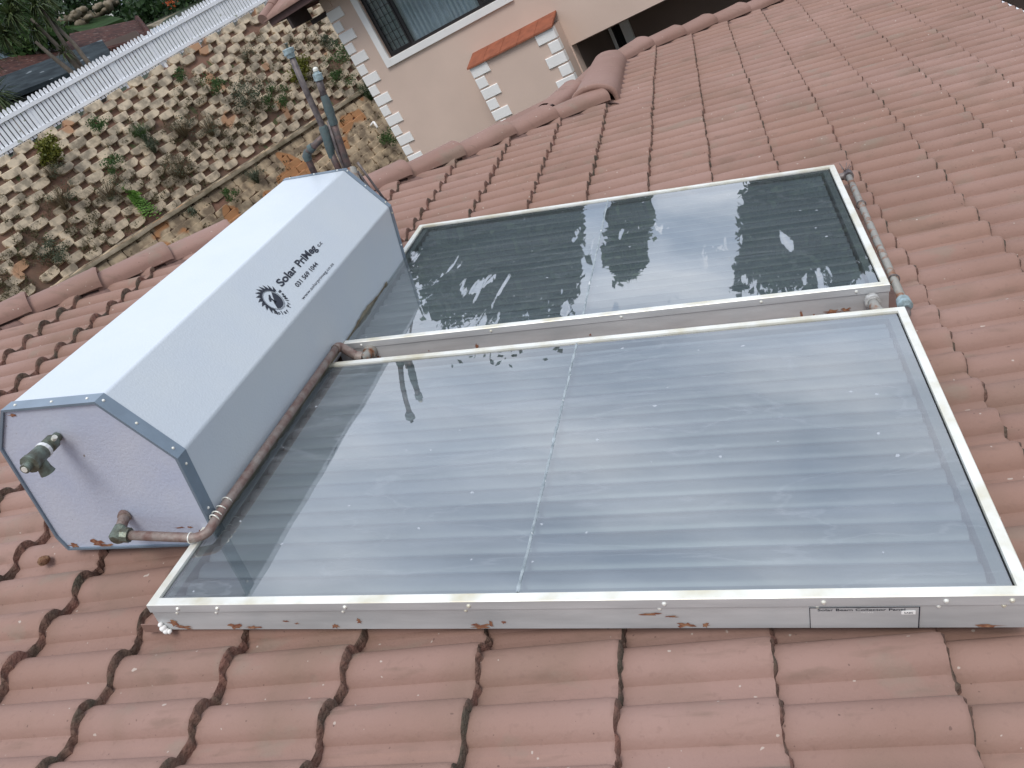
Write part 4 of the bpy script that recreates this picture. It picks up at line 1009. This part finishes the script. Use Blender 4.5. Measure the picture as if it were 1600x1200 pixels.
def leaves(b, n, rx, ry, rz, sz, r_, hollow=.35, up=.3, cl=6, c=Vector()):
    """leaf sized faces gathered in clumps through an ellipsoid"""
    cents = []
    for _ in range(cl):
        p = Vector((r_.gauss(0, 1), r_.gauss(0, 1), r_.gauss(0, 1))).normalized() * r_.uniform(.35, .85); cents.append((p, r_.uniform(.25, .45)))
    for _ in range(n):
        q, rad = cents[r_.randrange(cl)]
        p = q + Vector((r_.gauss(0, .5), r_.gauss(0, .5), r_.gauss(0, .5))) * rad
        p = c + Vector((p.x * rx, p.y * ry, p.z * rz))
        s = sz * r_.uniform(.6, 1.3)
        u = Vector((r_.gauss(0, 1), r_.gauss(0, 1), r_.gauss(up, .7))).normalized(); v = u.orthogonal().normalized(); v.rotate(Matrix.Rotation(r_.uniform(0, 6.28), 3, u))
        w_ = u.cross(v) * .38
        k = len(b.v); b.v += [p - v * s * .5, p + w_ * s, p + v * s * .6, p - w_ * s]; b.f.append((k, k + 1, k + 2, k + 3))
def stems(b, n, h, spread, r_, rad=.008, c=Vector()):
    for _ in range(n):
        a = r_.uniform(0, 6.28); d = Vector((math.cos(a), math.sin(a), 0)) * spread * r_.uniform(.2, 1)
        b.tube([c, c + d * .4 + Vector((0, 0, h * .5)), c + d + Vector((0, 0, h * r_.uniform(.7, 1)))], [rad, rad * .7, rad * .3], 5)
FN = FE.cross(FD).normalized()
if FN.dot(FH) < 0: FN = -FN
def wall_plant(kind, s, t, size, label, cat, seed, tier=0, group=None, name=None):
    r_ = random.Random(seed); base = wallpt(s, t, .10, tier)
    size *= 1.35
    root = empty(name or kind, base, label, cat, group)
    b = MB(); g = MB(); dens = 2.2; outw = FN * .22 * size + Vector((0, 0, .1 * size))
    if kind == 'tuft':
        blades(b, int(90 * size) + 30, .42 * size, .24 * size, .006, r_, .45, c=Vector()); b2 = MB(); leaves(b2, int(120 * size), .2 * size, .2 * size, .14 * size, .035, r_, c=outw)
        b.v += [v.copy() for v in b2.v] if False else []
        b.build('blades', M[seedmat(r_)], root); b2.build('leaves', M['leaf_grey'], root)
    elif kind == 'weed':
        leaves(b, int(260 * size * dens), .30 * size, .30 * size, .24 * size, .040, r_, c=outw, cl=7); b.build('leaves', M[['leaf_mid', 'leaf_grey', 'leaf_mid'][seed % 3]], root)
        stems(g, 8, .3 * size, .22 * size, r_, .005); g.build('stems', M['leaf_dry'], root)
    elif kind == 'dry':
        blades(b, int(120 * size), .40 * size, .40 * size, .004, r_, .35); b.build('blades', M['leaf_dry'], root)
        leaves(g, int(90 * size * dens), .30 * size, .30 * size, .2 * size, .03, r_, c=outw, cl=6); g.build('leaves', M['leaf_grey'], root)
    return root
def seedmat(r_): return r_.choice(['leaf_mid', 'leaf_grey', 'leaf_dark'])
W_ = 'weeds growing out of the block wall'
for (kind, s, t, size, label, seed, tier) in [
    ('tuft', .98, 1.45, .95, 'dark grassy clump in the middle of the upper wall left of the fern', 11, 0),
    ('tuft', .92, 1.80, .85, 'dark tuft right under the larger grassy clump mid wall', 12, 0),
    ('weed', 4.05, 2.22, 1.5, 'wide green weed patch low on the upper wall left of the vent pipes', 13, 0),
    ('weed', 4.62, 2.62, 1.2, 'green weed close against the taller vent pipe', 14, 0),
    ('weed', 3.45, 1.38, 1.05, 'green weed high on the upper wall in its middle stretch', 15, 0),
    ('dry', 2.55, 2.25, 1.2, 'brownish weed patch low in the middle of the upper wall', 16, 0),
    ('weed', .25, .62, .75, 'small dark weed just below the fence, right of the yellow bush', 17, 0),
    ('weed', -.30, 1.65, .9, 'green weed between the yellow bush and the bright fern', 18, 0),
    ('dry', -1.55, 1.05, .8, 'pale grey weed under the yellow bush', 19, 0),
    ('dry', -1.9, 1.75, 1.2, 'dry straggling weed on the left of the upper wall', 20, 0),
    ('dry', -.9, 2.15, 1.1, 'dry brown weed left of the bright fern', 21, 0),
    ('weed', -3.0, 2.55, 1.0, 'dark green weed at the far left foot of the upper wall', 22, 0),
    ('dry', 1.9, 1.9, 1.1, 'dry weed left of the brownish patch', 23, 0),
    ('dry', 1.0, 2.7, 1.3, 'dead weed above the ledge right of the fern', 24, 0),
    ('weed', 7.75, 2.10, .85, 'round green weed next to the house corner blocks, higher one', 25, 0),
    ('weed', 7.55, 2.85, 1.5, 'leafy weed beside the house corner above the ledge', 26, 0),
    ('weed', 7.0, 3.2, 1.0, 'weed behind the shorter vent pipe above the ledge', 27, 0),
    ('tuft', 7.15, 3.95, 1.25, 'big grass tuft sprouting from the ledge by the house corner', 28, 1),
    ('weed', 6.45, 5.30, 1.1, 'weed low on the lower wall behind the ridge tiles', 29, 1),
    ('weed', 1.15, 3.75, .6, 'small weed on the lower wall near the tank corner', 30, 1),
    ('weed', .05, 3.50, .45, 'tiny green weed in the lower wall above the ridge', 31, 1),
    ('tuft', 2.15, 3.85, .9, 'grass tuft on the lower wall beside the tank top', 32, 1),
    ('weed', 3.1, .62, .6, 'yellowish weed near the wall top under the fence', 33, 0),
    ('dry', 5.2, 1.1, .8, 'dry weed high on the wall left of the taller vent pipe cap', 34, 0)]:
    wall_plant(kind, s, t, size, label, 'weed', seed, tier, W_, {'tuft': 'grass_tuft', 'weed': 'weed', 'dry': 'dry_weed'}[kind])
def wbush(name, s, t, rx, rz, n, sz, m, label, seed, tier=0, cl=12):
    r_ = random.Random(seed); root = empty(name, wallpt(s, t, .08, tier), label, 'bush')
    b = MB(); leaves(b, n, rx, rx * .8, rz, sz, r_, c=FN * rx * .55, cl=cl); b.build('leaves', M[m], root)
    g = MB(); stems(g, 10, rz * .8, rx * .6, r_, .008); g.build('stems', M['leaf_dry'], root)
wbush('yellow_bush', -1.25, .52, .42, .36, 2600, .055, 'leaf_yellow', 'round yellow green bush on the wall just below the white fence', 41)
wbush('pipe_bush', 6.15, 2.15, .42, .42, 1700, .055, 'leaf_yellow', 'yellow green bush on the wall right behind the taller vent pipe', 42)
# dry creeping growth that mats the lower part of the wall
r_ = random.Random(123); b = MB(); o_ = wallpt(0, 1.5, 0)
for _ in range(820):
    s_ = r_.uniform(-6, 8.3); t_ = r_.triangular(.4, 3.25, 2.7)
    if mnoise.noise(Vector((s_ * .8, t_ * 1.1, 4))) < -.05: continue
    c_ = wallpt(s_, t_, .12) - o_
    leaves(b, 26, .16, .16, .12, .035, r_, c=c_, cl=3); blades(b, 7, .22, .22, .003, r_, .4, c=c_)
for _ in range(90):
    s_ = r_.uniform(-3.5, 8.0); t_ = ledge_t(s_) + r_.triangular(0, 2.6, .5)
    c_ = wallpt(s_, t_, .10, 1) - o_
    leaves(b, 26, .15, .15, .10, .035, r_, c=c_, cl=3)
cw = b.build('creeping_weeds', leafmat('mixed_creepers', (.05, .045, .02), (.16, .14, .075))); cw.location = o_; tag(cw, 'dry creeping weeds matted over the lower half of the block wall', 'weeds', kind='stuff')
# bright fern like shrub hanging down the wall
r_ = random.Random(50); fr_ = empty('fern', wallpt(-.38, 2.10, .10), 'bright light green fern hanging down the wall above the ledge', 'fern')
b = MB(); g = MB()
for i in range(44):
    s_, t_2 = -.38 + r_.uniform(-.22, .22) - .0, 2.10
    p0 = wallpt(-.42 + r_.uniform(-.05, .05), 2.2 + r_.uniform(-.1, .25), .08) - fr_.location
    dirv = (FE * r_.uniform(-.34, .16) + FD * r_.uniform(-.12, .95) + FN * r_.uniform(.15, .45)); L_ = r_.uniform(.45, .85)
    pts = [p0 + dirv * L_ * k / 9 + Vector((0, 0, -.10 * (k / 9) ** 2 * L_)) for k in range(10)]
    g.tube(pts[::3], .004, 4)
    for k in range(2, 10):
        w_ = dirv.cross(FN).normalized()
        for sg in (-1, 1):
            q = pts[k]; ln = .085 * (1.2 - k / 12); e2 = (w_ * sg + dirv.normalized() * .5 + FN * r_.uniform(-.2, .3)).normalized() * ln; sd2 = dirv.normalized() * .018
            kk = len(b.v); b.v += [q, q + e2 * .5 + sd2, q + e2, q + e2 * .5 - sd2]; b.f.append((kk, kk + 1, kk + 2, kk + 3))
b.build('fronds', M['leaf_bright'], fr_); g.build('stems', M['leaf_mid'], fr_)

# ------------------------------------------------------------------ behind the fence
def slab(name, pts, m, parent, th=.12, up=Vector((0, 0, 1))):
    k = len(pts); v = [Vector(p) for p in pts] + [Vector(p) - up * th for p in pts]
    return obj(name, v, [tuple(range(k)), tuple(range(k, 2 * k))[::-1]] + [(i, i + k, (i + 1) % k + k, (i + 1) % k) for i in range(k)], m, parent)
M['slate_grey'] = mat('dark_slate_tiles', (.040, .052, .058), .9, 0, spec=.1, col2=(.018, .024, .028), vscale=1.4, stretch=(1, 1, 5), bump=.5, bscale=6, spots=((.15, .17, .18), 1.5, .70))
M['brown_tile'] = mat('brown_mottled_tiles', (.085, .038, .030), .95, 0, spec=.1, col2=(.035, .020, .018), vscale=3.0, bump=1, bscale=8, spots=((.16, .11, .09), 5, .66))

def gslab(name, pts, m, label, cat, wallz, wm):
    root = empty(name, Vector(pts[0]), label, cat); o_ = Vector(pts[0])
    P4 = [Vector(p) - o_ for p in pts]                     # eave left, eave right, ridge right, ridge left
    slab('roof', P4, m, root, .14)
    inn = [P4[0].lerp(P4[2], .06), P4[1].lerp(P4[3], .06)]
    bk = [P4[1] + (P4[1] - P4[2]) * -2.0, P4[0] + (P4[0] - P4[3]) * -2.0]
    bk = [Vector((b.x, b.y, P4[0].z)) for b in bk]
    slab('rear_roof', [P4[3], P4[2], bk[0], bk[1]], m, root, .14)
    base = inn + [bk[0], bk[1]]; v = []
    for z_ in (wallz - o_.z, -.25):
        v += [Vector((b.x, b.y, z_ if z_ < -.3 else -.2)) for b in base]
    obj('wall', v, [(0, 1, 5, 4), (1, 2, 6, 5), (2, 3, 7, 6), (3, 0, 4, 7)], wm, root)
    return root
gslab('slate_roofed_house', [(-18.99, 20.76, 4.44), (-17.97, 27.4, 4.35), (-19.35, 29.4, 5.20), (-20.66, 23.18, 5.34)], M['slate_grey'], 'low building with dark slate tiles just behind the white fence', 'house', 2.2, M['interior'])
bh = gslab('brown_roofed_house', [(-22.26, 25.06, 5.70), (-20.93, 34.99, 5.00), (-24.12, 39.93, 6.50), (-26.96, 31.32, 7.78)], M['brown_tile'], 'house with a mottled brown tiled roof further up the hill behind the slate roof', 'house', 2.5, M['brown_plaster'])
st = MB(); a, b = Vector((-25.18, 28.99, 7.06)) - bh.location, Vector((-24.02, 33.29, 6.46)) - bh.location
dd = (b - a).normalized(); u2 = Vector((0, 0, 1))
k_ = a - dd * 3
st.add([k_ + Vector((.25, 0, -.22)), b + Vector((.25, 0, -.22)), b + Vector((-.1, 0, .22)), k_ + Vector((-.1, 0, .22)), k_ + Vector((.15, 0, -.42)), b + Vector((.15, 0, -.42)), b + Vector((-.2, 0, .02)), k_ + Vector((-.2, 0, .02))],
       [(0, 1, 2, 3), (7, 6, 5, 4), (0, 4, 5, 1), (1, 5, 6, 2), (2, 6, 7, 3), (3, 7, 4, 0)])
st.build('metal_flashing', mat('blue_grey_metal', (.20, .26, .32), .4, .4), bh)
bv = MB(); p, q = Vector((-20.93, 34.99, 5.06)) - bh.location, Vector((-24.12, 39.93, 6.56)) - bh.location
bv.tube([p, q], .13, 6); bv.build('verge', M['brown_tile'], bh)
gslab('grey_roofed_shed', [(-21.6, 36.2, 5.05), (-21.0, 38.2, 4.95), (-22.3, 39.6, 5.55), (-23.0, 37.7, 5.65)], mat('blue_grey_roofing', (.12, .16, .21), .6), 'small blue grey roofed shed right of the brown roof', 'shed', 3, M['interior'])
# lane, lawn, rocks and white villa up the hill
tag(slab('lane', [(-22.2, 40.5, 5.0), (-20.6, 46.5, 5.2), (-24.6, 50.5, 6.6), (-26.2, 43.5, 6.5)], M['ledge'], None, .2), kind='structure')
tag(slab('lawn', [(-28.3, 41.6, 7.5), (-27.6, 44.2, 7.5), (-30.2, 47.0, 8.5), (-31.0, 44.0, 8.7)], M['grass'], None, .3), kind='structure')
def rock(b, c, r, seed):
    k = len(b.v)
    for j in range(7):
        for i in range(10):
            a = 2 * math.pi * i / 10; e2 = math.pi * j / 6; p = Vector((math.sin(e2) * math.cos(a), math.sin(e2) * math.sin(a), math.cos(e2)))
            b.v.append(c + Vector((p.x, p.y, p.z * .7)) * r * (1 + .8 * mnoise.noise(p * 1.9 + Vector((seed, 0, 0)))))
    for j in range(6):
        for i in range(10): b.f.append((k + j * 10 + i, k + j * 10 + (i + 1) % 10, k + (j + 1) * 10 + (i + 1) % 10, k + (j + 1) * 10 + i))
rs = MB(); r_ = random.Random(3)
for i in range(20): rock(rs, Vector((-30.6 + r_.uniform(-1.2, 1.2), 46.0 + r_.uniform(-1.8, 1.8), 8.75 + r_.uniform(-.35, .35))), r_.uniform(.22, .42), i)
tag(rs.build('rockery', M['ledge'], smooth=True), 'tan rockery boulders on the hillside above the brown roof', 'rockery', kind='stuff')
vl = empty('white_villa', Vector((-36, 52, 8.6)), 'white villa with a barred window high on the hill among trees', 'house')
va_ = Matrix.Rotation(R(35), 4, 'Z')
def vb_(x0, x1, y0, y1, z0, z1):
    b = MB().box(x0, x1, y0, y1, z0, z1); b.v = [va_ @ v for v in b.v]; return b
vb_(-2.6, 2.4, 0, 4, -4, 3.4).build('wall', M['quoin'], vl); wv_ = vb_(.4, 1.8, -.04, -.005, 1.1, 2.3).build('window', M['interior'], vl)
for i in range(7):
    vb_(.45 + i * .2, .51 + i * .2, -.09, -.045, 1.1, 2.3).build('window_bar', M['quoin'], wv_)
vb_(-2.9, 2.7, -.4, 4.4, 3.41, 3.6).build('roof', M['slate_grey'], vl)

# strap leaved tree right behind the fence
def rosette(b, c, n, ln, r_, tilt=.2):
    for _ in range(n):
        d = Vector((r_.gauss(0, 1), r_.gauss(0, 1), r_.gauss(tilt, .8))).normalized(); L_ = ln * r_.uniform(.7, 1.1); sd2 = d.cross(Vector((0, 0, 1))).normalized() * .022
        k = len(b.v); pts = [c + d * .05, c + d * L_ * .5 + Vector((0, 0, .02)), c + d * L_ + Vector((0, 0, -.22 * L_ * (1.2 - d.z)))]
        for p, w_ in zip(pts, (.7, 1, .08)): b.v += [p - sd2 * w_, p + sd2 * w_]
        b.f += [(k, k + 1, k + 3, k + 2), (k + 2, k + 3, k + 5, k + 4)]
yt = empty('dracaena_tree', Vector((-14.3, 20.5, 2.6)), 'many trunked tree with strap leaf crowns behind the white fence', 'tree'); o_ = yt.location
r_ = random.Random(8)
def rel(*p): return Vector(p) - o_
for pts in ([(-14.38, 20.17, 2.4), (-14.38, 20.17, 3.6), (-14.49, 19.97, 4.25), (-14.51, 19.80, 4.7)], [(-14.47, 20.73, 2.4), (-14.47, 20.73, 3.61), (-14.30, 20.50, 4.4), (-14.1, 20.3, 5.3)], [(-14.1, 20.75, 2.4), (-14.11, 20.62, 3.6), (-14.12, 20.60, 4.3), (-14.3, 20.6, 5.05)],
            [(-14.40, 20.6, 2.4), (-14.42, 20.55, 3.61), (-14.38, 20.3, 4.4), (-14.31, 19.95, 5.2)]):
    g = MB(); g.tube([rel(*p) for p in pts], [.085, .075, .055, .04], 9); g.build('trunk', M['bark'], yt, smooth=True)
for (x, y, z_, n, ln) in [(-14.60, 19.75, 5.45, 130, .5), (-14.12, 20.25, 5.40, 130, .45), (-14.45, 20.0, 4.95, 70, .38), (-14.85, 19.35, 5.15, 130, .5), (-14.3, 20.6, 5.15, 90, .42), (-14.6, 20.1, 5.75, 130, .5), (-15.0, 18.9, 5.35, 130, .5), (-14.9, 19.3, 5.75, 130, .5), (-14.35, 20.35, 4.2, 50, .33), (-14.2, 20.9, 5.5, 90, .4), (-15.1, 18.6, 4.9, 120, .5)]:
    b = MB(); rosette(b, rel(x, y, z_), n, ln, r_); b.build('leaf_crown', M['leaf_palm'], yt)
yp = empty('young_palm', Vector((-15.25, 18.1, 2.9)), 'low spiky palm behind the fence at the left edge', 'palm')
b = MB(); rosette(b, Vector((0, 0, 1.0)), 130, .8, r_); b.build('fronds', M['leaf_palm'], yp)
g = MB(); g.tube([(0, 0, -.6), (0, 0, 1.0)], [.09, .07], 8); g.build('trunk', M['bark'], yp, smooth=True)

def tree(name, base, h, crowns, m, label, cat, seed, n=2600, sz=.45, group=None, rad=.3):
    r2 = random.Random(seed); root = empty(name, Vector(base), label, cat, group)
    g = MB(); top = Vector((crowns[0][0], crowns[0][1], crowns[0][2]))
    g.tube([Vector((0, 0, 0)), Vector((top.x * .3, top.y * .3, h * .35)), top * .8 if False else Vector((top.x * .7, top.y * .7, h * .62)), top], [rad, rad * .8, rad * .55, rad * .15], 9)
    for (x, y, z_, rx, rz) in crowns[1:]:
        g.tube([Vector((top.x * .3, top.y * .3, h * .35)), Vector((x * .6, y * .6, z_ * .75)), Vector((x, y, z_))], [rad * .4, rad * .25, rad * .1], 7)
    g.build('trunk', M['bark'], root, smooth=True)
    b = MB()
    for (x, y, z_, rx, rz) in crowns: leaves(b, int(n * 2.6), rx, rx, rz, sz * .85, r2, c=Vector((x, y, z_)), cl=30)
    b.build('crown', M[m], root); return root
TG = 'tall trees beyond the houses, seen mirrored in the far panel'
# shrubs and trees on the hillside behind the fence
for i, (p, rx, rz, m, label) in enumerate([
    ((-23.65, 31.34, 7.2), 1.4, 1.3, 'leaf_mid', 'green bush above the brown roof at the left edge of the photo'),
    ((-29.98, 49.05, 7.0), 3.2, 2.6, 'leaf_dark', 'dark tree mass at the top, right of the white villa'),
    ((-26.5, 48.6, 6.2), 3.2, 2.6, 'leaf_dark', 'dark tree with an orange flowering patch left of the fence end'),
    ((-22.8, 47.5, 5.6), 3.0, 2.8, 'leaf_dark', 'dark tree behind the right end of the visible fence'),
    ((-29.2, 37.2, 8.0), 2.4, 1.6, 'leaf_mid', 'broad bush on the slope between the yucca crowns and the villa'),
    ((-33.0, 46.6, 9.6), 3.0, 2.6, 'leaf_dark', 'dark tree directly below the white villa'),
    ((-33.5, 55.0, 10.0), 3.4, 3.2, 'leaf_dark', 'dark tree to the right of the villa window'),
    ((-18.0, 48.0, 4.5), 3.0, 3.0, 'leaf_dark', 'dark tree behind the eaves of the plastered house'),
    ((-27.0, 33.0, 8.6), 1.6, 1.2, 'leaf_dark', 'dark bush rising behind the brown roof on the left')]):
    root = empty('hillside_tree', Vector(p), label, 'tree', 'trees and bushes on the hillside behind the fence')
    r2 = random.Random(60 + i); b = MB(); leaves(b, 4200, rx, rx, rz, .26, r2, cl=22); b.build('crown', M[m], root)
    g = MB(); g.tube([(0, 0, -rz - 2), (0, 0, 0)], [.15, .08], 7); stems(g, 5, rz, rx * .6, r2, .05); g.build('trunk', M['bark'], root)
    if i == 2:
        b = MB(); leaves(b, 60, .8, .8, .5, .12, r2, c=Vector((.6, -2.6, .9)), cl=5); b.build('flowers', M['leaf_red'], root)
# the tall trees one sees mirrored in the glass
def polar(az, d, z_=-4.3, c=(1.0, 1.9)): return (c[0] + d * math.cos(R(az)), c[1] + d * math.sin(R(az)), z_)
def lat(az, dx, dz): a = R(az); return (math.sin(a) * dx, -math.cos(a) * dx, dz)   # dx to the right as seen
def ctree(az, d, blobs, m, label, seed, **k):
    cr_ = [(*lat(az, dx, dz)[:2], dz, rx, rz) for (dx, dz, rx, rz) in blobs]
    return tree('tall_tree', polar(az, d), blobs[0][1], cr_, m, label, 'tree', seed, group=TG, **k)
D = 34
zz_ = lambda el: D * math.tan(R(el + 1.6)) + 4.3
ctree(103.5, D, [(0, zz_(21.5), 3.4, 4.6), (-3.0, zz_(20), 3, 4.6), (2.6, zz_(22.4), 2.4, 4.4), (1.5, zz_(15), 3, 3)], 'leaf_dark', 'broad dark tree behind the neighbouring house, leftmost of the tall ones', 81, rad=.4)
ctree(96, D, [(0, zz_(22.6), 1.9, 4.2), (-1.8, zz_(22.0), 2.3, 4.2), (1.1, zz_(21.5), .9, 3.8), (.5, zz_(15), 1.7, 3)], 'leaf_dark', 'dark leafy tree behind the neighbouring house, between the broad and the slim one', 82, rad=.35)
ctree(89.3, D, [(0, zz_(20), 1.1, 2.6), (.25, zz_(21.8), .7, 1.6), (0, zz_(15), 1.1, 2.2)], 'leaf_mid', 'slim tall tree standing alone in the gap behind the houses', 83, n=1500)
ctree(77.2, D, [(.3, zz_(18.4), 1.9, 3.4), (-1.1, zz_(19.0), .95, 3.0), (2.0, zz_(17.5), 1.5, 3.2), (.4, zz_(12), 2.2, 4), (2.9, zz_(14.5), 1.5, 3.4), (-.9, zz_(13), 1.2, 3)], 'leaf_dark', 'wide dark tree right of the gap behind the houses', 84, rad=.4)
